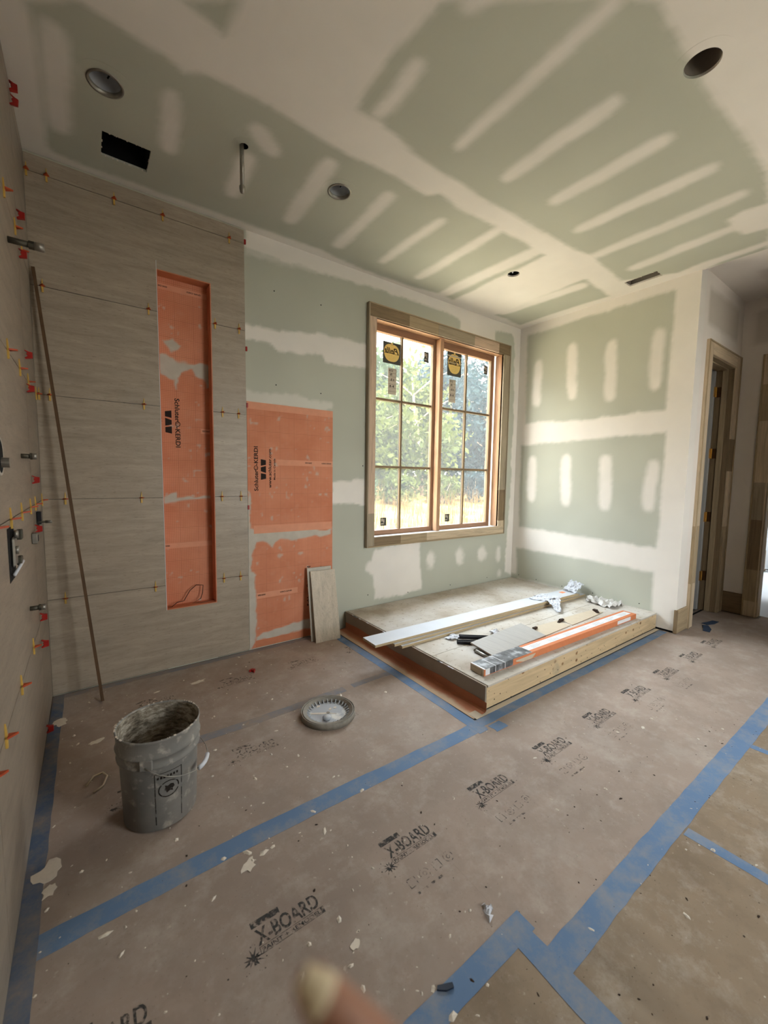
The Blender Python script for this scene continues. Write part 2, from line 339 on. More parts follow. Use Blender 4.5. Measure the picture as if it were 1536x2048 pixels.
def poplar(tone, axis):
    k = (tone, axis)
    if k not in WOODS:
        c = {'light': (198, 178, 150), 'pink': (200, 174, 150), 'mid': (168, 148, 118), 'dark': (132, 112, 86), 'grey': (160, 146, 124), 'fir': (186, 146, 114), 'sash': (150, 114, 88)}[tone]  # sash tone: fir darkened to paint the shade on the sashes
        WOODS[k] = wood('poplar_%s_%s' % k, c, axis)
    return WOODS[k]
def spruce():
    m = Mat('spruce_board', srgb(205, 178, 140), 0.6, spec=0.25)
    n = m.noise(2.5, 6, m.co((0.9, 12, 12)), 0.6, 0.8); k = np.array(srgb(206, 180, 142)[:3])
    c = m.ramp(n, [(0.3, tuple(k*0.74)), (0.5, tuple(k*0.95)), (0.7, tuple(k*1.08))])
    v = m.n('ShaderNodeTexVoronoi'); v.inputs['Scale'].default_value = 9.0; m.l(m.co((1, 0.01, 1.3)), v.inputs['Vector'])
    w = m.n('ShaderNodeTexVoronoi'); w.inputs['Scale'].default_value = 24.0; m.l(m.co((1, 0.01, 1)), w.inputs['Vector'])
    c = m.mix(m.mask(v.outputs['Distance'], 0.17, 0.10), c, srgb(140, 104, 70)); c = m.mix(m.mask(v.outputs['Distance'], 0.08, 0.05), c, srgb(92, 64, 42))
    c = m.mix(m.mask(m.noise(9, 4), 0.6, 0.75), c, srgb(176, 158, 130)); c = m.mix(m.mask(w.outputs['Distance'], 0.13, 0.09), c, srgb(72, 54, 40)); m.color(c); return m.m
M_SPRUCE = spruce()
def cement():
    m = Mat('cement_board', srgb(190, 182, 170), 0.9, spec=0.15)
    c = m.ramp(m.noise(2.2, 7), [(0.32, srgb(166, 154, 138)), (0.48, srgb(190, 182, 170)), (0.66, srgb(204, 199, 192))])
    c = m.mix(m.mask(m.noise(26, 5), 0.58, 0.72), c, srgb(152, 138, 122)); c = m.mix(m.mask(m.noise(70, 2), 0.68, 0.75), c, srgb(216, 212, 206))
    m.color(c); m.bump(m.noise(60, 3), 0.2, 0.001); return m.m
M_CEMENT = cement(); M_CEMSIDE = plain('grey_cement_edge', srgb(158, 146, 130), 0.92, var=0.14, scale=8)
def board_mat(name, c, warm, wav=False):
    m = Mat(name, srgb(*c), 0.86, spec=0.2); k = np.array(srgb(*c)[:3])
    b = m.ramp(m.noise(0.9, 4, None, 0.62), [(0.30, tuple(k*0.74)), (0.5, tuple(k)), (0.70, tuple(k*1.16))])
    b = m.mix(m.mask(m.noise(2.4, 5, None, 0.7), 0.50, 0.78), b, srgb(*warm))          # dust film
    b = m.mix(m.math('MULTIPLY', m.mask(m.noise(7, 6, None, 0.75), 0.50, 0.72), 0.55), b, srgb(186, 176, 166))
    b = m.mix(m.math('MULTIPLY', m.mask(m.noise(3.1, 5, None, 0.8), 0.52, 0.44), 0.35), b, tuple(k*0.80)+(1,))   # scuffed plaster dust
    b = m.mix(m.math('MULTIPLY', m.mask(m.noise(120, 3), 0.64, 0.72), 0.5), b, tuple(k*0.55)+(1,))
    b = m.mix(m.math('MULTIPLY', m.mask(m.noise(45, 2), 0.68, 0.76), 0.35), b, srgb(206, 194, 178))
    m.color(b)
    h = m.noise(90, 3)
    if wav:
        wv = m.noise(1.0, 2, m.co((3.2, 1.1, 1), rot=(0, 0, 0.5))); m.bump(wv, 0.9, 0.05)
    else: m.bump(h, 0.12, 0.001)
    return m.m
M_BOARD = board_mat('brown_fibre_board', (159, 143, 132), (173, 162, 153)); M_BOARD2 = board_mat('tan_fibre_paper', (140, 123, 104), (148, 134, 117), True)
M_TAPE = Mat('blue_masking_tape', srgb(92, 130, 176), 0.8, spec=0.2)
M_TAPE.color(M_TAPE.mix(M_TAPE.math('MULTIPLY', M_TAPE.mask(M_TAPE.noise(6, 8, None, 0.75), 0.46, 0.70), 0.85), M_TAPE.mix(M_TAPE.noise(3, 3), srgb(92, 116, 149), srgb(114, 140, 172)), srgb(150, 146, 142))); M_TAPE = M_TAPE.m
M_TAPEO = Mat('old_blue_tape', srgb(100, 104, 112), 0.85, spec=0.2)
M_TAPEO.color(M_TAPEO.mix(M_TAPEO.mask(M_TAPEO.noise(6, 5, None, 0.75), 0.40, 0.66), srgb(88, 104, 128), srgb(136, 128, 122))); M_TAPEO = M_TAPEO.m
M_TAPEF = Mat('dusty_blue_tape', srgb(128, 128, 132), 0.85, spec=0.2)
M_TAPEF.color(M_TAPEF.mix(M_TAPEF.mask(M_TAPEF.noise(7, 8, None, 0.75), 0.42, 0.66), srgb(132, 132, 138), srgb(156, 140, 127))); M_TAPEF = M_TAPEF.m
M_WHITE = plain('white_primer', srgb(196, 199, 204), 0.6, var=0.05, scale=10)
M_MDFEDGE = wood('raw_board_edge', (186, 166, 132), 'x', 0.14, 1.5)
M_PAPER = plain('white_paper', srgb(206, 208, 214), 0.8, var=0.05, scale=12); M_PLASTIC = plain('clear_wrap', srgb(196, 193, 188), 0.35, var=0.08, scale=15)
M_CARDBOARD = plain('tan_cardboard', srgb(196, 182, 160), 0.85, var=0.08, scale=20)
M_CARTON_O = plain('orange_carton', srgb(206, 126, 84), 0.6, var=0.12, scale=25); M_CARTON_W = plain('white_carton', srgb(226, 226, 228), 0.6, var=0.06, scale=30)
M_CARTON_K = Mat('dark_photo_print', srgb(90, 90, 92), 0.45)
M_CARTON_K.color(M_CARTON_K.ramp(M_CARTON_K.noise(16, 5), [(0.35, srgb(66, 66, 68)), (0.52, srgb(104, 106, 108)), (0.68, srgb(186, 190, 194))])); M_CARTON_K = M_CARTON_K.m
M_GREYTILE = wood('grey_linear_tile', (168, 164, 158), 'y', 0.07); M_BLACK = plain('black_channel', srgb(30, 30, 34), 0.4, var=0.1)
M_STEEL = plain('galvanised_steel', srgb(150, 146, 138), 0.42, metal=0.8, var=0.2, scale=40); M_DARKMETAL = plain('tarnished_pipe', srgb(84, 80, 70), 0.5, metal=0.6, var=0.25, scale=50)
M_RED = plain('red_plastic', srgb(160, 36, 30), 0.4, var=0.1); M_ORANGE_W = plain('orange_red_plastic', srgb(176, 74, 40), 0.45, var=0.15, scale=60)
M_YELLOW = plain('amber_plastic', srgb(206, 168, 84), 0.4, var=0.15, scale=60)
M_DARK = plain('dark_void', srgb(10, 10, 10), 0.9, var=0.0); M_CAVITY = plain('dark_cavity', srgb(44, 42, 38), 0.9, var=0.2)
M_ROD = wood('brown_strip', (96, 72, 50), 'z', 0.2); M_BRASS = plain('satin_brass', srgb(204, 160, 84), 0.35, metal=0.9, var=0.15, scale=60)
M_BRONZE = plain('bronze_hinge_leaf', srgb(92, 64, 38), 0.4, metal=0.5, var=0.15)
M_DOOR = plain('primed_door', srgb(178, 178, 176), 0.6, var=0.05, scale=6)
def bucket_mat():
    m = Mat('grey_bucket_plastic', srgb(150, 148, 144), 0.55, spec=0.3)
    c = m.mix(m.mask(m.noise(6, 6), 0.35, 0.7), srgb(116, 114, 110), srgb(146, 142, 136))
    c = m.mix(m.math('MULTIPLY', m.mask(m.noise(26, 6), 0.56, 0.7), 0.7), c, srgb(190, 182, 170)); m.color(c); return m.m
M_BUCKET = bucket_mat()
def crust():
    m = Mat('dried_mortar_crust', srgb(176, 166, 150), 0.95, spec=0.1); n = m.noise(20, 7, m.co((1, 1, 2.5)), 0.7)
    m.color(m.ramp(n, [(0.36, srgb(84, 76, 66)), (0.5, srgb(146, 136, 120)), (0.64, srgb(204, 196, 182))])); m.bump(n, 0.9, 0.01); return m.m
M_CRUST = crust()
M_LID = Mat('grey_lid_plastic', srgb(150, 152, 156), 0.5, spec=0.3)
M_LID.color(M_LID.mix(M_LID.mask(M_LID.noise(8, 6), 0.56, 0.64), srgb(176, 180, 186), srgb(226, 224, 218))); M_LID = M_LID.m
M_LIDD = plain('dirty_lid_rim', srgb(140, 134, 124), 0.7, var=0.4, scale=35)
M_FLAKE = plain('plaster_flake', srgb(216, 206, 192), 0.9, var=0.12, scale=50); M_CHIP = plain('dark_dirt', srgb(58, 44, 34), 0.9, var=0.3, scale=50)
M_STICKY = plain('yellow_label', srgb(238, 206, 122), 0.6, var=0.05); M_STICKK = plain('charcoal_label', srgb(74, 74, 66), 0.6, var=0.12, scale=40); M_STICKW = plain('pale_label', srgb(196, 186, 168), 0.6, var=0.08, scale=40)
M_WIRE = plain('brown_wire', srgb(82, 44, 28), 0.5, var=0.2)
M_CONCRETE = plain('pale_concrete_floor', srgb(196, 198, 200), 0.6, var=0.05, scale=4); M_DARKTILE = plain('dark_closet_floor', srgb(92, 88, 84), 0.6, var=0.2, scale=5)
def glass():
    m = Mat('dusty_hazy_glass', srgb(235, 240, 242), 0.5)
    t = m.n('ShaderNodeBsdfTransparent'); t.inputs[0].default_value = (0.97, 0.985, 0.985, 1); g = m.n('ShaderNodeBsdfGlossy'); g.inputs['Roughness'].default_value = 0.02
    d = m.n('ShaderNodeBsdfTranslucent'); d.inputs[0].default_value = (0.85, 0.9, 0.95, 1)
    x = m.n('ShaderNodeMixShader'); x.inputs[0].default_value = 0.03; m.l(t.outputs[0], x.inputs[1]); m.l(g.outputs[0], x.inputs[2])
    y = m.n('ShaderNodeMixShader'); y.inputs[0].default_value = 0.028; m.l(x.outputs[0], y.inputs[1]); m.l(d.outputs[0], y.inputs[2]); m.l(y.outputs[0], m.out.inputs[0]); return m.m  # pane dust plus a veil that stands in for outdoor haze
M_GLASS = glass()
def leaf(name, a, b):
    m = Mat(name, srgb(*a), 0.6, spec=0.2); c = m.mix(m.mask(m.noise(1.2, 4), 0.35, 0.65), srgb(*a), srgb(*b)); m.color(c)
    tr = m.n('ShaderNodeBsdfTranslucent'); m.l(c, tr.inputs[0]); x = m.n('ShaderNodeMixShader'); x.inputs[0].default_value = 0.4
    m.l(m.p.outputs[0], x.inputs[1]); m.l(tr.outputs[0], x.inputs[2]); m.l(x.outputs[0], m.out.inputs[0]); return m.m
M_LEAF = [leaf('leaf_yellow_green', (58, 66, 22), (80, 84, 30)), leaf('leaf_green', (34, 50, 24), (54, 66, 32)), leaf('leaf_blue_green', (24, 42, 46), (38, 56, 56))]
M_BARK = plain('pale_bark', srgb(170, 148, 124), 0.9, var=0.25, scale=8)
M_GROUND = Mat('dry_grass_ground', srgb(196, 170, 110), 0.95, spec=0.05)
M_GROUND.color(M_GROUND.ramp(M_GROUND.noise(0.9, 7, None, 0.7), [(0.35, srgb(104, 86, 48)), (0.5, srgb(140, 114, 66)), (0.66, srgb(172, 150, 106))])); M_GROUND = M_GROUND.m
M_GRAVEL = plain('pale_gravel', srgb(170, 162, 150), 0.95, var=0.15, scale=2); M_BOUNCE = plain('pale_bounce_ground', srgb(206, 190, 160), 0.95, var=0.15, scale=1.5); M_STRAW = leaf('dry_straw', (112, 80, 36), (92, 72, 34)); M_SIDING = plain('pale_siding', srgb(210, 206, 198), 0.8, var=0.04)
M_SKIN = Mat('skin', srgb(196, 144, 116), 0.45, spec=0.4); M_SKIN.p.inputs['Subsurface Weight'].default_value = 0.15; M_SKIN.p.inputs['Subsurface Radius'].default_value = (0.01, 0.004, 0.002)
M_SKIN.color(M_SKIN.mix(M_SKIN.noise(120, 3), srgb(158, 112, 90), srgb(180, 136, 114))); M_SKIN = M_SKIN.m
M_NAIL = plain('fingernail', srgb(250, 236, 204), 0.15, var=0.03, spec=0.6)

# ================================================================ the setting
# ---------------------------------------------------------------- ceiling
def ceil_mask(x, y):
    wx = x + 0.020*(vnoise(x, y, 0.16, 1)-0.5) + 0.010*(vnoise(x, y, 0.03, 2)-0.5); wy = y + 0.020*(vnoise(x, y, 0.16, 3)-0.5) + 0.012*(vnoise(x, y, 0.03, 4)-0.5)
    g = np.zeros(x.shape)
    for p in CEIL_GREEN: g = np.maximum(g, cover(sd_poly(wx, wy, p), 0.035))
    m = np.zeros(x.shape)
    for c in CEIL_MUD: m = np.maximum(m, cover(sd_cap(wx, wy, c), 0.045)*(0.8+0.2*vnoise(x, y, 0.2, 5)))
    return np.clip(1-g + g*m, 0, 1)
CANS = [(0.352, -0.712, 0.066), (1.546, -0.737, 0.066), (2.378, -2.337, 0.066)]
JBOX = (3.245, -0.748, 0.050); VENTS = [(0.347, -0.395, 0.567, -0.200), (4.145, -1.505, 4.262, -1.245)]; PIPE = (0.952, -0.735)
def ceil_hole(x, y):
    h = np.zeros(x.shape, bool)
    for cx, cy, r in CANS + [JBOX]: h |= np.hypot(x-cx, y-cy) < r+0.012
    for a, b, c, d in VENTS: h |= (x > a) & (x < c) & (y > b) & (y < d)
    h |= np.hypot(x-PIPE[0]-0.012, y-PIPE[1]) < 0.03
    return h
ev = sum(([v[0], v[2]] for v in VENTS), []); ew = sum(([v[1], v[3]] for v in VENTS), [])
ceiling = struct(sheet('ceiling', spaced(-0.15, W+0.02, 0.02, ev), spaced(-4.9, 0.02, 0.02, ew), lambda u, v: (u, v, np.full(u.shape, H)), {'mud': ceil_mask}, M_GREEN, ceil_hole, 0.012, True))
def hall_ceil_mask(x, y):
    wx = x + 0.04*(vnoise(x, y, 0.12, 7)-0.5); wy = y + 0.04*(vnoise(x, y, 0.12, 8)-0.5)
    return 1-cover(sd_poly(wx, wy, [(4.9, -1.98), (5.45, -1.98), (5.45, -4.0), (4.9, -4.0)]), 0.06)
struct(sheet('ceiling_hall', spaced(W-0.05, X2+0.1, 0.04), spaced(-4.9, -D+0.02, 0.04), lambda u, v: (u, v, np.full(u.shape, HH)), {'mud': hall_ceil_mask}, M_GREY, None, 0.02, True))
def ring_cover(name, cx, cy, r0, r1, n=40):
    bm = bmesh.new(); lathe(bm, [(r0, -0.0006), (r1, -0.0006), (r1, 0.006), (r0, 0.011), (r0, -0.0006)], (cx, cy, H), n)
    o = obj(name, bm, M_GREEN, ceiling)
    x = np.array([v.co.x for v in o.data.vertices]); y = np.array([v.co.y for v in o.data.vertices])
    a = o.data.attributes.new('mud', 'FLOAT', 'POINT'); a.data.foreach_set('value', ceil_mask(x, y).astype(np.float32)); return o
for cx, cy, r in CANS + [JBOX]: ring_cover('drywall_cutout_edge', cx, cy, r, r+0.045)
ring_cover('drywall_cutout_edge', PIPE[0]+0.012, PIPE[1], 0.022, 0.06)
struct(boxo('roof_deck', (-0.6, -6.6, H+0.30), (9.2, 0.55, H+0.45), M_SIDING))  # unseen roof; its rear overhang is added to block the sun

def downlight(loc, label, dark):
    t = empty('recessed_downlight', loc); r = loc[2]*0+0.066
    bm = bmesh.new(); lathe(bm, [(r*0.995, 0.012), (r*0.995, 0.15), (0, 0.15)], seg=40); obj('housing', bm, M_WHITE if not dark else M_THINDARK, t, True)
    if not dark:
        bm = bmesh.new(); lathe(bm, [(r*1.10, -0.0015), (r*1.10, -0.003), (r*0.94, -0.004), (r*0.92, 0.014)], seg=40); obj('trim_ring', bm, M_STEEL, t, True)
        bm = bmesh.new(); lathe(bm, [(0.016, 0.13), (0.016, 0.149), (0.0, 0.149)], seg=16); lathe(bm, [(0.0, 0.13), (0.016, 0.13)], seg=16); obj('lamp_socket', bm, M_BLACK, t)
        bm = bmesh.new(); tube(bm, [(0.03, 0.0, 0.149), (0.032, 0.004, 0.10), (0.022, 0.012, 0.06), (0.01, 0.01, 0.035)], 0.0035, 6); obj('wire', bm, M_BLACK, t)
    return tag(t, label, 'downlight', 'recessed ceiling lights')
downlight((CANS[0][0], CANS[0][1], H), 'round recessed downlight can in the dark ceiling corner over the niche wall', False)
downlight((CANS[1][0], CANS[1][1], H), 'round recessed downlight can beside the mud strips between pipe and window', False)
downlight((CANS[2][0], CANS[2][1], H), 'ragged open downlight hole in the ceiling at the top right', True)
t = tag(empty('junction_box', (JBOX[0], JBOX[1], H)), 'small dark round electrical box in the ceiling above the window', 'electrical box')
bm = bmesh.new(); lathe(bm, [(0.0495, 0.0125), (0.0495, 0.07), (0, 0.07)], seg=24); obj('box', bm, M_CAVITY, t)
bm = bmesh.new(); tube(bm, [(0.01, 0, 0.069), (0.012, 0.01, 0.03), (-0.005, 0.006, 0.012), (-0.02, 0, 0.02)], 0.004, 6); obj('wire', bm, M_PAPER, t)
def vent(i, label, mat):
    a, b, c, d = VENTS[i]; t = empty('duct_opening', ((a+c)/2, (b+d)/2, H)); hx, hy = (c-a)/2, (d-b)/2
    bm = bmesh.new(); w = 0.004
    for q in (((-hx, -hy, .013), (-hx+w, hy, .20)), ((hx-w, -hy, .013), (hx, hy, .20)), ((-hx+w, -hy, .013), (hx-w, -hy+w, .20)), ((-hx+w, hy-w, .013), (hx-w, hy, .20)), ((-hx, -hy, .20), (hx, hy, .21))): box(bm, *q)
    obj('duct_boot', bm, mat, t)
    bm = bmesh.new()
    for k in range(26):   # torn paper along the cut
        s = rnd.random()*2-1; e = rnd.choice((-1, 1))
        if rnd.random() < 0.5: p = (s*hx*0.95, e*hy*0.985)
        else: p = (e*hx*0.985, s*hy*0.95)
        r = 0.001+0.003*rnd.random(); box(bm, (p[0]-r, p[1]-r, -0.001), (p[0]+r, p[1]+r*0.6, 0.004))
    obj('torn_paper_edge', bm, M_FLAKE, t)['kind'] = 'stuff'; return tag(t, label, 'duct opening')
vent(0, 'black rectangular duct opening cut in the ceiling near the tiled corner', M_DARK)
vent(1, 'narrow rectangular duct opening in the ceiling against the mudded end wall', M_THINDARK)
t = tag(empty('ceiling_shower_pipe', (PIPE[0], PIPE[1], H)), 'capped grey pipe stub hanging down from the ceiling', 'pipe')
bm = bmesh.new(); tube(bm, [(0, 0, 0.10), (0, 0, -0.215)], 0.0115, 14); obj('pipe', bm, M_STEEL, t, True)
bm = bmesh.new(); lathe(bm, [(0.0, -0.245), (0.012, -0.238), (0.0155, -0.222), (0.0155, -0.208), (0.012, -0.202)], seg=16); obj('cap', bm, M_STEEL, t, True)
bm = bmesh.new(); lathe(bm, [(0.0215, 0.0), (0.0215, 0.05), (0.0, 0.05)], (0.012, 0, 0), 20); obj('hole_sleeve', bm, M_DARK, t)

# ---------------------------------------------------------------- back wall (window, niche)
WX0, WX1, WZ0, WZ1 = 2.27, 4.14, 0.76, 2.80          # rough opening
NX0, NX1, NZ0, NZ1, NY = 0.626, 0.956, 0.420, 2.660, 0.090
def back_mask(x, z):
    wx = x + 0.030*(vnoise(x, z, 0.09, 11)-0.5) + 0.016*(vnoise(x, z, 0.03, 12)-0.5); wz = z + 0.030*(vnoise(x, z, 0.09, 13)-0.5) + 0.016*(vnoise(x, z, 0.025, 14)-0.5)
    m = np.zeros(x.shape)
    for p in BACK_MUD: m = np.maximum(m, cover(sd_poly(wx, wz, p), 0.022))
    for p in BACK_SMEAR: m = np.maximum(m, 0.55*cover(sd_poly(wx, wz, p), 0.02))
    for c in BACK_BLOB: m = np.maximum(m, cover(sd_cap(wx, wz, c), 0.05)*0.85)
    m = np.maximum(m, cover(np.abs(wx-W)-0.075, 0.02)*(z > 0.24))
    m = np.maximum(m, 0.5*cover(sd_poly(wx, wz, [(1.20, 2.93), (1.75, 2.96), (1.75, 3.1), (1.2, 3.1)]), 0.03))
    return m
def back_hole(x, z): return ((x > WX0) & (x < WX1) & (z > WZ0) & (z < WZ1)) | ((x > NX0) & (x < NX1) & (z > NZ0) & (z < NZ1))
wall_back = struct(sheet('wall_back', spaced(-0.15, W+0.15, 0.015, (WX0, WX1, NX0, NX1)), spaced(-0.1, HH+0.3, 0.015, (WZ0, WZ1, NZ0, NZ1)), lambda u, v: (u, np.full(u.shape, 0.012), v), {'mud': back_mask}, M_GREEN, back_hole, 0.16))
bm = bmesh.new()
for px, pz in ((1.412, 2.735), (1.803, 2.73), (1.421, 2.045), (1.803, 2.03), (2.29, 0.26), (2.77, 0.21), (3.36, 0.2), (3.96, 0.2), (2.22, 1.45)):
    s = bmesh.ops.create_cone(bm, cap_ends=True, segments=8, radius1=0.005, radius2=0.005, depth=0.001, matrix=Matrix.Translation((px, 0.0115, pz)) @ Matrix.Rotation(R(90), 4, 'X'))
o = obj('screw_heads', bm, M_DARK, wall_back); o['kind'] = 'stuff'

# tiles of the niche wall, each its own piece
def tile(name, poly, mat, f, t0, t1, parent):
    bm = bmesh.new(); prism(bm, poly, t0, t1, f); return obj(name, bm, mat, parent)
G = 0.0016; XT = 1.187
rows = [0.006, 0.594, 1.194, 1.794, 2.394, 2.994, 3.086]
fb = lambda u, v, t: (u, t, v)
for i in range(6):
    a, b = rows[i]+G, rows[i+1]-G; l, r = 0.001, XT
    if i in (1, 2, 3):
        tile('wall_tile', [(l, a), (NX0, a), (NX0, b), (l, b)], M_TILE_B, fb, 0.0, 0.010, wall_back); tile('wall_tile', [(NX1, a), (r, a), (r, b), (NX1, b)], M_TILE_B, fb, 0.0, 0.010, wall_back)
    elif i == 0: tile('wall_tile', [(l, a), (r, a), (r, b), (NX1, b), (NX1, NZ0), (NX0, NZ0), (NX0, b), (l, b)], M_TILE_B, fb, 0.0, 0.010, wall_back)
    elif i == 4: tile('wall_tile', [(l, a), (NX0, a), (NX0, NZ1), (NX1, NZ1), (NX1, a), (r, a), (r, b), (l, b)], M_TILE_B, fb, 0.0, 0.010, wall_back)
    else: tile('wall_tile', [(l, a), (r, a), (r, b), (l, b)], M_TILE_B, fb, 0.0, 0.010, wall_back)
boxo('joint_backing', (0.0, 0.0095, 0), (NX0, 0.0118, 3.09), M_THINDARK, wall_back); boxo('joint_backing', (NX1, 0.0095, 0), (XT, 0.0118, 3.09), M_THINDARK, wall_back)
boxo('niche_edge_strip', (NX0-0.001, -0.0015, NZ0), (NX0+0.002, 0.012, NZ1+0.05), M_PAPER, wall_back)
# recessed niche lined with membrane
def smear(polys):
    def f(x, z):
        wx = x + 0.02*(vnoise(x, z, 0.05, 21)-0.5) + 0.01*(vnoise(x, z, 0.015, 22)-0.5); wz = z + 0.03*(vnoise(x, z, 0.05, 23)-0.5)
        m = np.zeros(x.shape)
        for p in polys: m = np.maximum(m, cover(sd_poly(wx, wz, p), 0.012))
        m = np.maximum(m, 0.55*np.clip((vnoise(x, z, 0.06, 24)*vnoise(x, z, 0.02, 25)-0.58)*9, 0, 1)); return m
    return f
niche = sheet('niche_back', spaced(NX0-0.002, NX1+0.002, 0.008), spaced(NZ0-0.002, NZ1+0.002, 0.008), lambda u, v: (u, np.full(u.shape, NY), v), {'smear': smear(NICHE_SMEAR)}, M_KERDI, None, 0.012, False, wall_back)
for a, b in (((NX0+0.0005, 0.0005, NZ0+0.0005), (NX0+0.006, NY-0.0005, NZ1-0.0005)), ((NX1-0.006, 0.0005, NZ0+0.0005), (NX1-0.0005, NY-0.0005, NZ1-0.0005))): boxo('niche_side', a, b, M_KERDI_S, wall_back)
for a, b in (((NX0+0.006, 0.0005, NZ0+0.0005), (NX1-0.006, NY-0.0005, NZ0+0.006)), ((NX0+0.006, 0.0005, NZ1-0.006), (NX1-0.006, NY-0.0005, NZ1-0.0005))): boxo('niche_side', a, b, M_KPLAIN, wall_back)
def zig_logo(p, x, y, w, h):
    s = w/3
    for k in range(3):
        a = x+k*s; i = 0.22*s
        if k % 2 == 0: p.poly([(a, y+h), (a+i*0.7, y), (a+s-i*0.9, y), (a+s*0.94, y+h)])
        else: p.poly([(a-s*0.02, y), (a+i, y+h), (a+s-i, y+h), (a+s*0.98, y)])
    return p
p = Print().text('Schluter\u00ae-KERDI', 0, 0, 0.334, 0.030); zig_logo(p, 0.085, -0.062, 0.160, 0.040); p.text('www.schluter.com', 0.01, -0.104, 0.300, 0.024)
p.build('membrane_lettering', lambda x, y: (0.726+y, NY-0.0012, 1.871-x), M_INKK, niche)
for zz, xs in ((2.595, ((0.64, 0.06), (0.82, 0.09))), (1.66, ((0.90, 0.05),)), (0.85, ((0.64, 0.03),))):
    boxo('membrane_band', (NX0 if zz > 2 else xs[0][0]-0.01, NY-0.0009, zz-0.018), (NX1, NY-0.0002, zz+0.018), M_KBAND, niche)
    for x, w in xs: Print().text('KERDI BAND', 0, 0, w, 0.010).build('membrane_band_print', lambda a, b: (x+a, NY-0.0016, zz-0.004+b), M_INKK, niche)
# orange membrane panel beside the tiles
kp = sheet('membrane_panel', spaced(XT+0.006, 1.913, 0.009), spaced(0.004, 1.897, 0.009), lambda u, v: (u, np.full(u.shape, 0.009), v), {'smear': smear(KERDI_SMEAR)}, M_KERDI, None, 0.003, False, wall_back)
p = Print().text('Schluter\u00ae-KERDI', 0, 0, 0.336, 0.030); zig_logo(p, 0.085, -0.062, 0.160, 0.040); p.text('www.schluter.com', 0.022, -0.104, 0.300, 0.024); p.text('Made in Canada', 0.085, -0.136, 0.165, 0.014)
p.build('membrane_lettering', lambda x, y: (1.272-y, 0.0080, 1.233+x), M_INKK, kp)
p = Print().text('Schluter\u00ae-KERDI', 0, 0, 0.336, 0.030); zig_logo(p, 0.085, -0.062, 0.160, 0.040); p.text('www.schluter.com', 0.022, -0.104, 0.300, 0.024)
p.build('membrane_lettering', lambda x, y: (1.705-y, 0.0080, 0.265+x), M_INKK, kp)
for x0, x1, zz, dz, words in ((1.42, 1.912, 1.452, 0.0, ((1.66, 0.06), (1.81, 0.09))), (1.25, 1.59, 0.415, 0.02, ((1.26, 0.06), (1.44, 0.10)))):
    boxo('membrane_band', (x0, 0.0082, zz-0.020), (x1, 0.0088, zz+0.024), M_KBAND, kp)
    for x, w in words: Print().text('KERDI-BAND', 0, 0, w, 0.011).build('membrane_band_print', lambda a, b: (x+a, 0.0076, zz+b), M_INKK, kp)
for z0, z1, x0, x1 in ((1.845, 1.897, XT+0.006, 1.913), (0.905, 0.965, 1.235, 1.905), (0.006, 0.060, 1.24, 1.70)): boxo('membrane_overlap', (x0, 0.0083, z0), (x1, 0.0089, z1), M_KBAND if z0 > 0.1 else M_KPLAIN, kp)

# ---------------------------------------------------------------- left wall: large tiles seen edge-on
wall_left = struct(boxo('wall_left', (-0.15, -4.9, -0.1), (-0.0115, 0.012, HH+0.3), M_THINDARK))
fl = lambda u, v, t: (t, u, v)
zs = [0.006, 0.596, 1.190, 1.792, 2.424, 3.02, 3.095]; ys = [-4.85, -4.09, -2.89, -1.69, -0.49, -0.001]
for i in range(6):
    for j in range(5): tile('wall_tile', [(ys[j]+G, zs[i]+G), (ys[j+1]-G, zs[i]+G), (ys[j+1]-G, zs[i+1]-G), (ys[j]+G, zs[i+1]-G)], M_TILE_L, fl, -0.0105, 0.0, wall_left)

# ---------------------------------------------------------------- right wall and the recess with the doors
def right_mask(y, z):
    wy = y + 0.016*(vnoise(y, z, 0.16, 31)-0.5) + 0.010*(vnoise(y, z, 0.03, 32)-0.5); wz = z + 0.022*(vnoise(y, z, 0.10, 33)-0.5) + 0.012*(vnoise(y, z, 0.03, 34)-0.5)
    g = np.zeros(y.shape); m = np.zeros(y.shape)
    for p in RIGHT_GREEN: g = np.maximum(g, cover(sd_poly(wy, wz, p), 0.030))
    g = np.maximum(g, cover(sd_poly(wy, wz, [(0.012, 0.0), (-0.09, 0.0), (-0.09, 0.21), (0.012, 0.21)]), 0.02))
    for c in RIGHT_MUD: m = np.maximum(m, cover(sd_cap(wy, wz, c), 0.045)*(0.85+0.15*vnoise(y, z, 0.1, 35)))
    return np.clip(1-g+g*m, 0, 1)
wall_right = struct(sheet('wall_right', spaced(-D, 0.02, 0.018), spaced(0.018, HH+0.3, 0.018), lambda u, v: (np.full(u.shape, W), u, v), {'mud': right_mask}, M_GREEN, None, 0.13, True))
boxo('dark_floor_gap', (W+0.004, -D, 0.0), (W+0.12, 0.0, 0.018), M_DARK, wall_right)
bm = bmesh.new()
for py, pz in ((-0.34, 0.19), (-0.66, 0.185), (-1.0, 0.19), (-1.44, 0.195), (-0.10, 0.20)):
    bmesh.ops.create_cone(bm, cap_ends=True, segments=8, radius1=0.005, radius2=0.005, depth=0.001, matrix=Matrix.Translation((W-0.0006, py, pz)) @ Matrix.Rotation(R(90), 4, 'Y'))
o = obj('screw_heads', bm, M_DARK, wall_right); o['kind'] = 'stuff'
DX0, DX1, DZ = 4.750, 5.435, 2.470          # door opening in the recess wall
def hall_mask(x, z):
    wx = x + 0.03*(vnoise(x, z, 0.1, 41)-0.5); wz = z + 0.03*(vnoise(x, z, 0.1, 42)-0.5)
    return 1-cover(sd_poly(wx, wz, [(4.62, 2.72), (5.45, 2.72), (5.45, 3.02), (4.62, 3.02)]), 0.05)
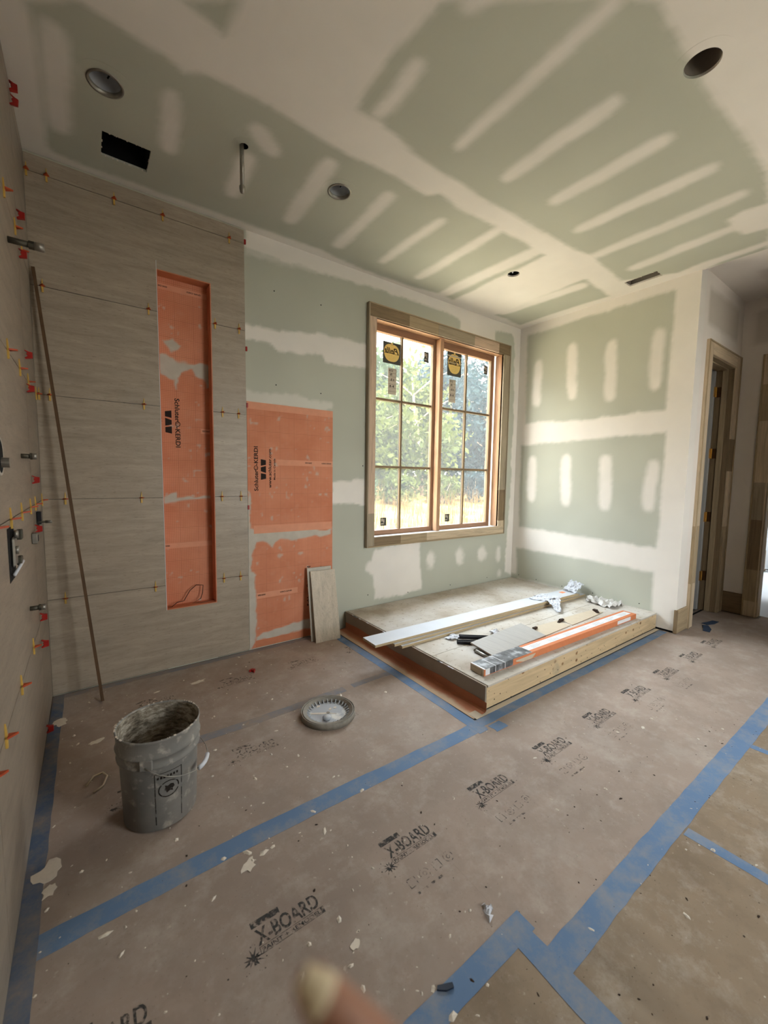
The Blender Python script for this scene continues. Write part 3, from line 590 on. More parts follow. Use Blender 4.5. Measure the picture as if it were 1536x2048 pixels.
wall_hall = struct(sheet('wall_hall', spaced(W+0.1302, X2+0.12, 0.03, (DX0-0.02, DX1+0.02)), spaced(0.0, HH+0.3, 0.03, (DZ+0.02,)), lambda u, v: (u, np.full(u.shape, -D), v), {'mud': hall_mask}, M_GREY, lambda x, z: (x > DX0-0.02) & (x < DX1+0.02) & (z < DZ+0.02), 0.125))
OY0, OY1, OZ = -2.98, -2.040, 2.470         # cased opening in the far hall wall
def far_mask(y, z): return np.clip(1-cover(sd_poly(y, z, [(-1.83, 2.7), (-4.5, 2.7), (-4.5, 3.02), (-1.83, 3.02)]), 0.05), 0, 1)
wall_far = struct(sheet('wall_far', spaced(-4.9, -D, 0.04, (OY0-0.02, OY1+0.02)), spaced(0.0, HH+0.3, 0.04, (OZ+0.02,)), lambda u, v: (np.full(u.shape, X2), u, v), {'mud': far_mask}, M_GREY, lambda y, z: (y > OY0-0.02) & (y < OY1+0.02) & (z < OZ+0.02), 0.12, True))

def board(name, a, b, mat, parent, bev=0.002): return boxo(name, a, b, mat, parent, bev)
def run(name, axis, s, c0, c1, parent):
    """a casing leg made of end-jointed pieces: s = [(end, tone), ...] along axis; c0, c1 the other limits"""
    k = 'xyz'.index(axis); st = c0[k]
    for end, tone in s:
        a = list(c0); b = list(c1); a[k] = st; b[k] = end; board(name, a, b, poplar(tone, axis), parent, 0.0015); st = end
# door of the recess: jambs, casing, leaf standing open inside
door_1 = struct(empty('door_1', ((DX0+DX1)/2, -D, 0)))
def kid(o, par):     # keep world position under a moved parent
    o.parent = par; o.matrix_parent_inverse = par.matrix_world.inverted(); return o
bpy.context.view_layer.update()
J0 = -D-0.004; J1 = -1.600
grp = empty('tmp')
for a, b, tone in (((DX0-0.018, J0, 0), (DX0, J1, DZ+0.018), 'mid'), ((DX1, J0, 0), (DX1+0.018, J1, DZ+0.018), 'dark')): board('jamb', a, b, poplar(tone, 'z'), grp)
board('jamb', (DX0, J0, DZ), (DX1, J1, DZ+0.018), poplar('mid', 'x'), grp)
for a, b in (((DX0, -1.70, 0), (DX0+0.012, -1.655, DZ)), ((DX1-0.012, -1.70, 0), (DX1, -1.655, DZ))): board('door_stop', a, b, poplar('mid', 'z'), grp)
board('door_stop', (DX0+0.012, -1.70, DZ-0.012), (DX1-0.012, -1.655, DZ), poplar('mid', 'x'), grp)
CW = 0.112; cy0, cy1 = -D-0.022, -D-0.0005
run('casing_board', 'z', [(0.42, 'light'), (0.95, 'mid'), (DZ+0.006+CW, 'light')], (DX0-0.006-CW, cy0, 0.003), (DX0-0.006, cy1, 0), grp)
run('casing_board', 'z', [(0.9, 'mid'), (1.46, 'light'), (1.78, 'dark'), (DZ+0.006+CW, 'light')], (DX1+0.006, cy0, 0.003), (DX1+0.006+CW, cy1, 0), grp)
board('casing_board', (DX0-0.006, cy0, DZ+0.006), (DX1+0.006, cy1, DZ+0.006+CW), poplar('light', 'x'), grp)
for x0 in (DX0-0.006-CW, DX1+0.006+CW-0.014): board('casing_back_band', (x0, cy0-0.008, 0.003), (x0+0.014, cy0, DZ+0.006+CW), poplar('mid', 'z'), grp)
board('casing_back_band', (DX0-0.006-CW+0.014, cy0-0.008, DZ+CW-0.008), (DX1+0.006+CW-0.014, cy0, DZ+CW+0.006), poplar('mid', 'x'), grp)
lx0, lx1 = 5.352, 5.394
leaf_o = board('door_leaf', (lx0, -1.612, 0.012), (lx1, -1.612+0.61, DZ-0.012), M_DOOR, grp)
grp_hinges = []
for hz in (2.255, 1.640, 0.990, 0.370):
    hg = empty('hinge', (lx0+0.020, -1.617, hz)); grp_hinges.append(hg)
    bm = bmesh.new()
    for k in range(5): lathe(bm, [(0.0, -0.05+k*0.02), (0.0065, -0.05+k*0.02), (0.0065, -0.031+k*0.02), (0.0, -0.031+k*0.02)], (lx1+0.004, -1.621, hz), 10)
    kk = obj('hinge_knuckle', bm, M_BRASS, grp)
    board('hinge_leaf', (lx0+0.006, -1.6145, hz-0.05), (lx1, -1.6121, hz+0.05), M_BRASS, kk, 0); board('hinge_leaf', (DX1-0.0025, -1.650, hz-0.05), (DX1-0.0003, -1.612, hz+0.05), M_BRONZE, kk, 0)
for h in grp_hinges: bpy.data.objects.remove(h)
for ch in list(grp.children): kid(ch, door_1)
bpy.data.objects.remove(grp)
# cased opening to the next room
door_2 = struct(empty('door_2', (X2, (OY0+OY1)/2, 0))); grp = empty('tmp'); bpy.context.view_layer.update()
board('jamb', (X2-0.004, OY1, 0), (X2+0.124, OY1+0.018, OZ+0.018), poplar('mid', 'z'), grp); board('jamb', (X2-0.004, OY0-0.018, 0), (X2+0.124, OY0, OZ+0.018), poplar('mid', 'z'), grp); board('jamb', (X2-0.004, OY0, OZ), (X2+0.124, OY1, OZ+0.018), poplar('mid', 'y'), grp)
cx0, cx1 = X2-0.022, X2-0.0005
run('casing_board', 'z', [(0.16, 'light'), (0.48, 'mid'), (0.98, 'dark'), (1.35, 'grey'), (1.95, 'light'), (2.30, 'mid'), (OZ+0.006+CW, 'light')], (cx0, OY1+0.006, 0.003), (cx1, OY1+0.006+CW, 0), grp)
run('casing_board', 'z', [(1.2, 'light'), (OZ+0.006+CW, 'mid')], (cx0, OY0-0.006-CW, 0.003), (cx1, OY0-0.006, 0), grp)
board('casing_board', (cx0, OY0-0.006, OZ+0.006), (cx1, OY1+0.006, OZ+0.006+CW), poplar('mid', 'y'), grp)
board('casing_back_band', (cx0-0.008, OY1+0.006+CW-0.014, 0.003), (cx0, OY1+0.006+CW, OZ+0.006+CW), poplar('mid', 'z'), grp); board('casing_bead', (cx0-0.004, OY1+0.008, 0.003), (cx0, OY1+0.018, OZ+0.006), poplar('light', 'z'), grp)
for ch in list(grp.children): kid(ch, door_2)
bpy.data.objects.remove(grp)
# baseboards
bb = struct(board('baseboard_hall', (W-0.002, -D-0.016, 0.004), (DX0-0.006-CW-0.001, -D-0.0005, 0.215), poplar('mid', 'x'), None, 0.003))
boxo('end_return', (W-0.016, -D-0.016, 0.004), (W-0.0025, -D+0.012, 0.215), poplar('dark', 'z'), bb, 0.002)
struct(board('baseboard_far', (X2-0.016, OY1+0.006+CW+0.001, 0.004), (X2-0.0005, -D-0.001, 0.215), poplar('dark', 'y'), None, 0.003))

# rooms beyond: a closet behind the door, a bare white room behind the opening
struct(boxo('wall_closet_back', (W+0.13, -0.20, 0), (6.6, -0.08, HH+0.3), M_WHITE)); struct(boxo('wall_closet_right', (6.4, -1.60, 0), (6.52, -0.20, HH+0.3), M_WHITE))
struct(boxo('ceiling_closet', (W+0.13, -1.60, 2.75), (6.4, -0.20, 2.8), M_WHITE))
struct(boxo('wall_room_far', (8.72, -4.9, 0.012), (8.84, 0.6, HH+0.3), M_WHITE)); struct(boxo('wall_room_end', (X2+0.9, 0.0, 0.0), (6.75, 0.12, HH+0.3), M_WHITE))
struct(boxo('wall_room_side', (6.55, -1.45, 0.0), (6.67, 0.0, HH+0.3), M_WHITE)); struct(boxo('wall_room_side_return', (X2+0.12, -1.57, 0), (6.67, -1.45, HH+0.3), M_WHITE))
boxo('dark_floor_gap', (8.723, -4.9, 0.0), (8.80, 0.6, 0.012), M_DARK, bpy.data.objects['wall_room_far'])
struct(boxo('ceiling_room', (X2+0.12, -4.9, HH), (8.84, 0.0, HH+0.02), M_WHITE))
# wall behind the camera, with an unseen window added for fill light
BW = plain('behind_wall', srgb(200, 192, 182), 0.9, var=0.03); VX0, VX1, VZ0, VZ1 = 2.20, 3.70, 0.75, 2.45
wall_behind = struct(boxo('wall_behind', (-0.15, -5.02, -0.1), (VX0, -4.9, HH+0.3), BW)); boxo('wall_pier', (VX1, -5.02, -0.1), (8.84, -4.9, HH+0.3), BW, wall_behind); boxo('wall_header', (VX0, -5.02, VZ1), (VX1, -4.9, HH+0.3), BW, wall_behind); boxo('wall_apron', (VX0, -5.02, -0.1), (VX1, -4.9, VZ0), BW, wall_behind)
struct(boxo('wall_light_block', (W, -4.9, -0.1), (W+0.13, -2.95, HH+0.3), BW))  # unseen stub wall added to keep fill light out of the hall
fill_window = struct(empty('fill_window', ((VX0+VX1)/2, -4.96, VZ0))); grp = empty('tmp'); bpy.context.view_layer.update(); VM = (VX0+VX1)/2
for a, b in (((VX0, -4.99, VZ0), (VX0+0.05, -4.93, VZ1)), ((VX1-0.05, -4.99, VZ0), (VX1, -4.93, VZ1)), ((VM-0.03, -4.99, VZ0+0.05), (VM+0.03, -4.93, VZ1-0.05)), ((VX0+0.05, -4.99, VZ0), (VX1-0.05, -4.93, VZ0+0.05)), ((VX0+0.05, -4.99, VZ1-0.05), (VX1-0.05, -4.93, VZ1))): boxo('sash_bar', a, b, poplar('fir', 'z'), grp)
for a, b in ((VX0+0.05, VM-0.03), (VM+0.03, VX1-0.05)): boxo('pane', (a, -4.962, VZ0+0.05), (b, -4.958, VZ1-0.05), M_GLASS, grp)
for ch in list(grp.children): ch.parent = fill_window; ch.matrix_parent_inverse = fill_window.matrix_world.inverted()
bpy.data.objects.remove(grp)
t = tag(empty('trim_block', (8.55, -1.44, 0.0)), 'pale offcut block standing by the far wall seen through the cased opening', 'offcut')
boxo('block', (-0.06, -0.06, 0.03), (0.06, 0.06, 0.32), poplar('light', 'z'), t, 0.004); boxo('foot', (-0.07, -0.07, 0.0), (0.07, 0.07, 0.03), poplar('mid', 'x'), t, 0.003)

# ---------------------------------------------------------------- window
window_1 = struct(empty('window_1', (3.2, 0.0, 0.8)), 'two-sash wooden window with divided lights and raw wood casing'); bpy.context.view_layer.update()
grp = empty('tmp')
ox0, ox1, oz0, oz1 = 2.332, 4.082, 0.800, 2.748        # inside of the jamb liner
KX0, KX1, KZ0, KZ1 = 2.250, 4.190, 0.712, 2.858        # outside of the casing
y0, y1 = -0.022, 0.0115
run('casing_board', 'x', [(2.70, 'dark'), (3.07, 'mid'), (3.59, 'grey'), (3.99, 'pink'), (KX1, 'dark')], (KX0, y0, oz1), (KX1, y1, KZ1), grp)
run('casing_board', 'x', [(2.64, 'dark'), (2.975, 'mid'), (KX1, 'light')], (ox0, y0, KZ0), (KX1, y1, oz0), grp)
run('casing_board', 'z', [(1.02, 'grey'), (oz1, 'pink')], (KX0, y0, KZ0), (ox0, y1, 0), grp)
run('casing_board', 'z', [(0.865, 'light'), (1.225, 'dark'), (oz1, 'grey')], (ox1, y0, oz0), (KX1, y1, 0), grp)
for a, b, ax in (((KX0-0.006, y0-0.009, KZ0-0.004), (KX0+0.008, y1, KZ1+0.004), 'z'), ((KX1-0.008, y0-0.009, KZ0-0.004), (KX1+0.004, y1, KZ1+0.004), 'z'), ((KX0+0.008, y0-0.009, KZ1-0.008), (KX1-0.008, y1, KZ1+0.004), 'x'), ((KX0+0.008, y0-0.009, KZ0-0.004), (KX1-0.008, y1, KZ0+0.008), 'x')): board('casing_back_band', a, b, poplar('mid' if ax == 'x' else 'grey', ax), grp)
fir = lambda ax: poplar('fir', ax); sas = lambda ax: poplar('sash', ax); M_CLAD = plain('bronze_cladding', srgb(92, 82, 70), 0.5, var=0.05)
# jamb liner: two planes with a joint
for d0, d1, s in ((-0.010, 0.046, 0.0), (0.048, 0.100, 0.004)):
    board('jamb_liner', (ox1+s, d0, oz0), (ox1+0.020, d1, oz1), fir('z'), grp, 0.001); board('jamb_liner', (ox0-0.020, d0, oz0), (ox0-s, d1, oz1), fir('z'), grp, 0.001)
    board('jamb_liner', (ox0-0.020, d0, oz1+s), (ox1+0.020, d1, oz1+0.020), fir('x'), grp, 0.001); board('sill', (ox0-0.020, d0, oz0-0.020), (ox1+0.020, d1, oz0-s), M_WHITE, grp, 0.001)
gx = [(2.330, 3.122), (3.222, 4.014)]; gz0, gz1 = 0.842, 2.690; mu = [2.724, 3.618]; mz = [2.082, 1.450]
for (a, b), mx in zip(gx, mu):
    sa, sb, s0, s1 = a-0.050, b+0.050, oz0-0.015, oz1+0.015
    sash = board('sash_stile', (sa, 0.102, s0), (a, 0.150, s1), sas('z'), grp); board('sash_stile', (b, 0.102, s0), (sb, 0.150, s1), sas('z'), grp)
    board('sash_rail', (a, 0.102, s0), (b, 0.150, gz0), sas('x'), grp); board('sash_rail', (a, 0.102, gz1), (b, 0.150, s1), sas('x'), grp)
    for q in ((a, 0.100, gz0, a+0.008, 0.122, gz1), (b-0.008, 0.100, gz0, b, 0.122, gz1)): board('glazing_bead', q[:3], q[3:], poplar('dark', 'z'), grp, 0)  # beads and muntins take the dark tone to paint their shade
    board('muntin', (mx-0.012, 0.108, gz0), (mx+0.012, 0.1236, gz1), poplar('dark', 'z'), grp, 0.002); board('muntin', (mx-0.012, 0.1284, gz0), (mx+0.012, 0.138, gz1), M_CLAD, grp, 0.001)
    for z in mz: board('muntin', (a+0.008, 0.109, z-0.011), (mx-0.012, 0.1236, z+0.011), poplar('dark', 'x'), grp, 0.002); board('muntin', (a+0.008, 0.1284, z-0.011), (b-0.008, 0.137, z+0.011), M_CLAD, grp, 0.001); board('muntin', (mx+0.012, 0.109, z-0.011), (b-0.008, 0.1236, z+0.011), poplar('dark', 'x'), grp, 0.002)
    for c, d in ((a+0.008, mx-0.012), (mx+0.012, b-0.008)):
        for e, f in ((gz0, mz[1]-0.011), (mz[1]+0.011, mz[0]-0.011), (mz[0]+0.011, gz1)): boxo('pane', (c, 0.124, e), (d, 0.128, f), M_GLASS, grp)
board('mullion', (3.150, 0.030, oz0), (3.196, 0.1015, oz1), fir('z'), grp)
for ch in list(grp.children): kid(ch, window_1)
bpy.data.objects.remove(grp)
# labels stuck on the panes, printed side outwards, so seen mirrored from here
YS = 0.1228
def sticker(name, x0, z0, x1, z1, mat, label):
    t = tag(empty(name, ((x0+x1)/2, YS, (z0+z1)/2)), label, 'sticker', 'labels stuck on the window panes')
    boxo('paper', (x0-(x0+x1)/2, 0.0, z0-(z0+z1)/2), (x1-(x0+x1)/2, 0.0008, z1-(z0+z1)/2), mat, t); return t
def pella(x0, z0, x1, z1, label, wrinkle):
    t = sticker('window_label', x0, z0, x1, z1, M_STICKK, label); w, h = x1-x0, z1-z0; f = lambda y: (lambda a, b: (a, y, b))
    p = Print(); prof = []
    for k in range(36):
        a = 2*math.pi*k/36; c, s = math.cos(a), math.sin(a)
        prof.append((w*0.44*math.copysign(abs(c)**0.78, c)*(1-0.10*max(0, -s)), h*0.02 + h*(0.40 if s > 0 else 0.42)*math.copysign(abs(s)**0.82, s)*(1-0.10*(abs(c) < 0.12 and s > 0))))
    p.poly(prof); p.rect(-w*0.06, h*0.40, w*0.06, h*0.49); p.build('yellow_emblem', f(-0.0006), M_STICKY, t)
    p = Print().text('Pella', -w*0.40, -h*0.02, w*0.80, h*0.27, 0.45, True).rect(-w*0.44, -h*0.03, w*0.44, -h*0.012)
    p.build('mirrored_lettering', f(-0.0011), M_INKK, t)
    p = Print()
    for k in range(5): p.rect(-w*0.28, -h*(0.12+0.045*k), w*(0.30-0.05*k), -h*(0.115+0.045*k))
    p.rect(-w*0.30, -h*0.46, w*0.34, -h*0.425); p.build('small_print', f(-0.0011), M_INK2, t)
    if wrinkle:
        p = Print().rect(-w*0.5, h*0.30, w*0.5, h*0.36).rect(-w*0.5, h*0.04, w*0.5, h*0.06); p.build('fold_line', f(-0.0014), M_STICKW, t)
pella(2.503, 2.425, 2.710, 2.622, 'square charcoal label with yellow emblem in the top corner of the first window sash', False)
pella(3.338, 2.437, 3.546, 2.683, 'wrinkled charcoal label with yellow emblem at the top of the second window sash', True)
def ticket(x0, z0, x1, z1, label):
    t = sticker('window_ticket', x0, z0, x1, z1, M_STICKW, label); w, h = x1-x0, z1-z0; f = lambda a, b: (a, -0.0008, b); p = Print()
    for k in range(7): p.rect(-w*0.45, h*(0.46-0.14*k), w*0.45, h*(0.452-0.14*k))
    p.text('D5', -w*0.40, h*0.37, w*0.45, h*0.07, 0, True).text('S', -w*0.3, h*0.22, w*0.3, h*0.08, 0, True).text('15', -w*0.2, h*0.02, w*0.4, h*0.09, 0, True).text('H', -w*0.3, -h*0.22, w*0.5, h*0.08, 0, True); p.build('ticket_print', f, M_INKK, t)
ticket(2.567, 2.141, 2.666, 2.386, 'tall pale printed ticket below the flat square label on the first sash')
ticket(3.372, 2.160, 3.470, 2.399, 'tall pale printed ticket below the wrinkled label on the second sash')
def patch(x0, z0, x1, z1, label):
    t = sticker('window_ticket', x0, z0, x1, z1, M_STICKK, label); w, h = x1-x0, z1-z0
    Print().rect(-w*0.35, h*0.05, -w*0.1, h*0.38).rect(w*0.0, -h*0.1, w*0.15, h*0.3).rect(-w*0.4, -h*0.3, w*0.1, -h*0.2).build('ticket_print', lambda a, b: (a, -0.0008, b), M_STICKW, t)
patch(3.011, 2.514, 3.075, 2.617, 'small dark ticket on the upper right pane of the first sash'); patch(3.913, 2.536, 3.977, 2.630, 'small dark ticket on the upper right pane of the second sash')
patch(2.500, 0.880, 2.570, 0.960, 'small grey ticket on the bottom pane of the first sash'); patch(3.361, 0.878, 3.430, 0.960, 'small grey ticket on the bottom pane of the second sash')

# ---------------------------------------------------------------- floor: slab, protection boards, tape, print
floor = struct(boxo('floor', (-0.15, -4.9, -0.12), (X2+0.12, 0.02, -0.004), M_DARKTILE))
struct(boxo('floor_next_room', (X2+0.12, -4.9, -0.12), (8.9, 0.7, -0.002), M_CONCRETE)); struct(boxo('floor_closet', (W+0.13, -1.60, -0.004), (X2+0.8, -0.2, -0.001), M_DARKTILE))
def fsheet(x0, y0, x1, y1, mat):
    bm = bmesh.new(); box(bm, (x0, y0, -0.004), (x1, y1, 0.0)); return obj('protection_board', bm, mat, floor)
bdA = fsheet(0.002, -1.655, 1.905, -0.004, M_BOARD); bdB = fsheet(0.002, -2.425, 1.210, -1.658, M_BOARD); bdB2 = fsheet(1.2102, -2.545, X2-0.02, -1.658, M_BOARD)
fsheet(X2-0.0195, -2.9, X2+0.115, -2.06, M_BOARD); fsheet(0.002, -4.88, 1.210, -2.4252, M_BOARD2); fsheet(1.2102, -4.88, 2.045, -2.5452, M_BOARD2); fsheet(2.0452, -4.88, 2.935, -2.5452, M_BOARD2); fsheet(2.9352, -4.88, X2-0.02, -2.5452, M_BOARD2)
fsheet(W+0.002, -1.6578, X2-0.02, -1.60, M_BOARD)
def strip(x0, y0, x1, y1, mat=None, wob=0.006, along=None, z=0.0006, seed=0):
    """a strip of tape with slightly uneven edges"""
    rr = random.Random(seed+int(1000*(x0+y0+9))); along = along or ('x' if x1-x0 > y1-y0 else 'y'); n = max(6, int((max(x1-x0, y1-y0))/0.06)); bm = bmesh.new(); A = []; B = []
    for k in range(n+1):
        t = k/n; w = wob*math.sin(5*t+seed); e0 = rr.uniform(-1, 1)*0.0022; e1 = rr.uniform(-1, 1)*0.0022
        if along == 'x': A.append((x0+(x1-x0)*t, y0+w+e0)); B.append((x0+(x1-x0)*t, y1+w+e1))
        else: A.append((x0+w+e0, y0+(y1-y0)*t)); B.append((x1+w+e1, y0+(y1-y0)*t))
    va = [[bm.verts.new((p[0], p[1], h)) for p in A] for h in (0.00005, z)]; vb = [[bm.verts.new((p[0], p[1], h)) for p in B] for h in (0.00005, z)]
    for k in range(n):
        bm.faces.new((va[1][k], va[1][k+1], vb[1][k+1], vb[1][k])); bm.faces.new((va[0][k], va[0][k+1], va[1][k+1], va[1][k])); bm.faces.new((vb[1][k], vb[1][k+1], vb[0][k+1], vb[0][k]))
    bm.faces.new((va[0][0], va[1][0], vb[1][0], vb[0][0])); bm.faces.new((va[0][n], vb[0][n], vb[1][n], va[1][n]))
    return obj('tape_strip', bm, mat or M_TAPE, floor)
strip(0.05, -1.700, 1.93, -1.622, wob=0.008); strip(1.20, -2.582, 4.6, -2.503, wob=0.004, seed=1); strip(0.004, -2.455, 1.262, -2.388, wob=0.003, seed=2, z=0.0008)
strip(1.172, -4.2, 1.246, -2.388, wob=0.003, seed=3, z=0.0010); strip(2.020, -4.2, 2.070, -2.585, seed=4, z=0.0007); strip(2.915, -4.2, 2.955, -2.585, seed=5, z=0.0007)
strip(1.858, -1.72, 1.925, -0.06, wob=0.004, seed=6, z=0.0009); strip(1.88, -1.690, 4.38, -1.628, wob=0.004, seed=7, z=0.0011); strip(0.002, -4.2, 0.056, -0.01, M_TAPEO, wob=0.004, seed=8, z=0.0008)
strip(0.45, -0.955, 1.50, -0.895, M_TAPEF, wob=0.01, seed=9, z=0.0005); strip(0.04, -0.055, 1.86, -0.008, M_TAPEF, wob=0.003, seed=10, z=0.0005); strip(1.56, -0.93, 1.88, -0.88, M_TAPEF, wob=0.003, seed=11, z=0.0005)
strip(1.95, -1.760, 2.04, -1.70, seed=12, z=0.0012, wob=0.002, along='y')
def xboard(x, y, par, mat=M_INK, s=1.0):
    p = Print(); a = 0.0012
    p.rect(0, -0.020, 0.088, 0.0)                                               # small solid name bar
    p.text('X-BOARD', 0.004, -0.074, 0.196, 0.046)
    p.frame(0.004, -0.100, 0.206, -0.079, 0.0016); p.text('PAINT + REMODEL', 0.010, -0.096, 0.184, 0.012)
    p.rect(0.195, -0.098, 0.204, -0.081)
    rr = random.Random(int(x*1000)); q = []
    for k in range(22):
        an = 2*math.pi*k/22; r = (0.012 if k % 2 else 0.030)*rr.uniform(0.6, 1.15); q.append((-0.018+r*math.cos(an), -0.098+r*0.9*math.sin(an)))
    p.poly(q)
    for k in range(26): ax, ay, r = rr.gauss(-0.012, 0.024), rr.gauss(-0.098, 0.018), rr.uniform(0.0006, 0.0022); p.rect(ax-r, ay-r, ax+r, ay+r)
    Print.build(p, 'printed_mark', lambda u, v: (x+u*s, y+v*s, 0.0004), mat, par)
for k in range(10):
    x = 0.090+0.4735*k; xboard(x, -1.945, bdB if x < 1.0 else bdB2)
for k in range(3): xboard(0.745+0.4735*k-0.4735, -1.105, bdA, M_INK2)
for k in range(4): xboard(0.40+0.4735*k, -0.36, bdA, M_INK2)
def icons(x, y, par):
    p = Print()
    for k in range(4):
        c = (0.03+0.055*k, 0.0)
        if k % 2: p.ring(c[0], c[1], 0.020, 0.020, 0.003, 20).ring(c[0], c[1], 0.008, 0.008, 0.003, 12)
        else: p.frame(c[0]-0.017, c[1]-0.017, c[0]+0.017, c[1]+0.017, 0.003)
    p.rect(0.02, -0.044, 0.075, -0.036).rect(0.08, -0.044, 0.13, -0.036); p.build('printed_mark', lambda u, v: (x+u, y+v, 0.0004), M_INK2, par)
for k in range(6): icons(1.02+0.46*k, -2.130, bdB2 if k else bdB)

# ---------------------------------------------------------------- raised platform
plat = tag(empty('raised_platform', (XP, -YP, 0)), 'low wooden platform topped with cement board under the window', 'platform'); grp = empty('tmp'); bpy.context.view_layer.update()
PX1 = W-0.012; PY1 = -0.004
boxo('side_board', (XP, -YP+0.002, 0.0), (XP+0.012, PY1, ZP), M_CEMSIDE, grp, 0.0015)
boxo('top_sheet', (XP+0.0195, -1.118, ZP-0.013), (PX1, PY1, ZP), M_CEMENT, grp, 0.0015); boxo('top_sheet', (XP+0.0195, -YP, ZP-0.013), (PX1, -1.121, ZP), M_CEMENT, grp, 0.0015)
boxo('front_board', (XP+0.013, -YP+0.003, 0.012), (PX1, -YP+0.041, ZP-0.0135), M_SPRUCE, grp, 0.002); boxo('frame_core', (XP+0.0135, -YP+0.045, 0.0), (PX1, PY1-0.002, ZP-0.0145), M_SPRUCE, grp)
boxo('bottom_plate', (XP-0.10, -YP-0.026, 0.0012), (PX1, -YP+0.040, 0.0030), M_CARDBOARD, grp)
boxo('shadow_gap', (XP+0.013, -YP+0.006, 0.003), (PX1, -YP+0.040, 0.0115), M_CAVITY, grp); boxo('shadow_gap', (XP+0.0125, -YP+0.044, ZP-0.0144), (XP+0.019, PY1-0.003, ZP-0.010), M_DARK, grp)  # solid dark strips paint the shade inside the gaps
bm = bmesh.new(); n = 60      # membrane turned up the side and out over the floor
prof = [(XP-0.112, 0.0012), (XP-0.040, 0.0022), (XP-0.014, 0.004), (XP-0.0035, 0.012), (XP-0.0015, 0.058)]
rows_ = [[bm.verts.new((px, -YP-0.012+(YP)*k/n, pz*(1 if j < 4 else 1+0.10*math.sin(9*k/n)+0.05*math.sin(31*k/n)))) for k in range(n+1)] for j, (px, pz) in enumerate(prof)]
for j in range(4):
    for k in range(n): bm.faces.new((rows_[j][k], rows_[j][k+1], rows_[j+1][k+1], rows_[j+1][k]))
fm = Mat('dusty_membrane', srgb(196, 118, 78), 0.8, spec=0.15); sx = fm.n('ShaderNodeSeparateXYZ'); fm.l(fm.co(), sx.inputs[0])
fc = fm.mix(fm.mask(fm.math('ADD', sx.outputs[0], fm.math('MULTIPLY', fm.noise(7, 6), 0.07)), XP-0.055+0.035, XP-0.085+0.035), fm.mix(fm.noise(6, 4), srgb(164, 102, 72), srgb(190, 132, 102)), srgb(196, 170, 142)); fm.color(fc)
o = obj('membrane_flange', bm, fm.m, grp); m = o.modifiers.new('thickness', 'SOLIDIFY'); m.thickness = 0.0008
for z, (a, b) in ((ZP-0.001, (0, 0)),): pass
bm = bmesh.new(); rr = random.Random(4)      # chipped top edge of the side board
for k in range(9):
    y = -YP+0.03+rr.random()*(YP-0.1); l = rr.uniform(0.02, 0.07); box(bm, (XP-0.0006, y, ZP-rr.uniform(0.002, 0.007)), (XP+0.006, y+l, ZP+0.0006))
o = obj('chipped_edge', bm, M_PAPER, grp); o['kind'] = 'stuff'
for ch in list(grp.children): kid(ch, plat)
bpy.data.objects.remove(grp)

# ---------------------------------------------------------------- things lying on the platform
def slab(name, corners, z0, z1, mat, edge=None, bev=0.0):
    bm = bmesh.new(); prism(bm, corners, z0, z1); 
    if bev: bmesh.ops.bevel(bm, geom=list(bm.edges), offset=bev, segments=1, affect='EDGES')
    o = obj(name, bm, [mat, edge or mat])
    for f in o.data.polygons: f.material_index = 0 if abs(f.normal.z) > 0.7 else 1
    return o
def rect_c(x, y, l, w, a): 
    c, s = math.cos(a), math.sin(a); return [(x+u*c-v*s, y+u*s+v*c) for u, v in ((0, 0), (l, 0), (l, w), (0, w))]
B1 = ZP+0.0005; TH = 0.018
tag(slab('trim_board', rect_c(1.965, -0.915, 2.40, 0.150, R(-0.7)), B1, B1+TH-0.0004, M_WHITE, M_MDFEDGE), 'lowest of three long primed boards lying across the platform', 'board', 'long boards on the platform')
tag(slab('trim_board', rect_c(1.915, -0.893, 2.36, 0.150, R(-1.0)), B1+TH, B1+2*TH-0.0004, M_WHITE, M_MDFEDGE), 'middle one of three long primed boards lying across the platform', 'board', 'long boards on the platform')
tag(slab('trim_board', rect_c(1.768, -0.868, 2.44, 0.165, R(-1.9)), B1+2*TH, B1+3*TH-0.0004, M_WHITE, M_MDFEDGE), 'top one of three long white boards, its end jutting past the platform edge', 'board', 'long boards on the platform')
def crumple(name, pts, mat, label, z, amp=0.02, n=9, cat='paper', seed=1, printed=False):
    """a crumpled sheet: a quad of four corners, folded by noise, resting on z"""
    a, b, c, d = [Vector((*p, 0)) if len(p) == 2 else Vector(p) for p in pts]; rr = np.random.RandomState(seed); hs = rr.rand(n+1, n+1); bm = bmesh.new(); g = []
    for i in range(n+1):
        row = []
        for j in range(n+1):
            u, v = i/n, j/n; q = a*(1-u)*(1-v)+b*u*(1-v)+c*u*v+d*(1-u)*v
            e = Vector(((rr.rand()-.5)*0.018, (rr.rand()-.5)*0.018, 0)); row.append(bm.verts.new((q.x+e.x, q.y+e.y, z+q.z+0.002+amp*abs(hs[i, j]-0.3)*1.4)))
        g.append(row)
    for i in range(n):
        for j in range(n): bm.faces.new((g[i][j], g[i+1][j], g[i+1][j+1], g[i][j+1]))
    o = obj(name, bm, mat); m = o.modifiers.new('thickness', 'SOLIDIFY'); m.thickness = 0.0012; return tag(o, label, cat, 'scraps of paper and wrap on the platform')
TB = B1+3*TH
pm = Mat('printed_paper', srgb(226, 228, 234), 0.8); pm.color(pm.mix(pm.mask(pm.noise(38, 2, pm.co((1, 3.5, 1))), 0.58, 0.62), srgb(206, 209, 216), srgb(150, 152, 160))); M_PPAPER = pm.m
crumple('paper_sheet', [(3.60, -0.79), (3.86, -0.76), (3.90, -0.97), (3.66, -0.92)], M_PPAPER, 'crumpled printed paper hanging over the front of the board stack', TB, 0.014, seed=2)
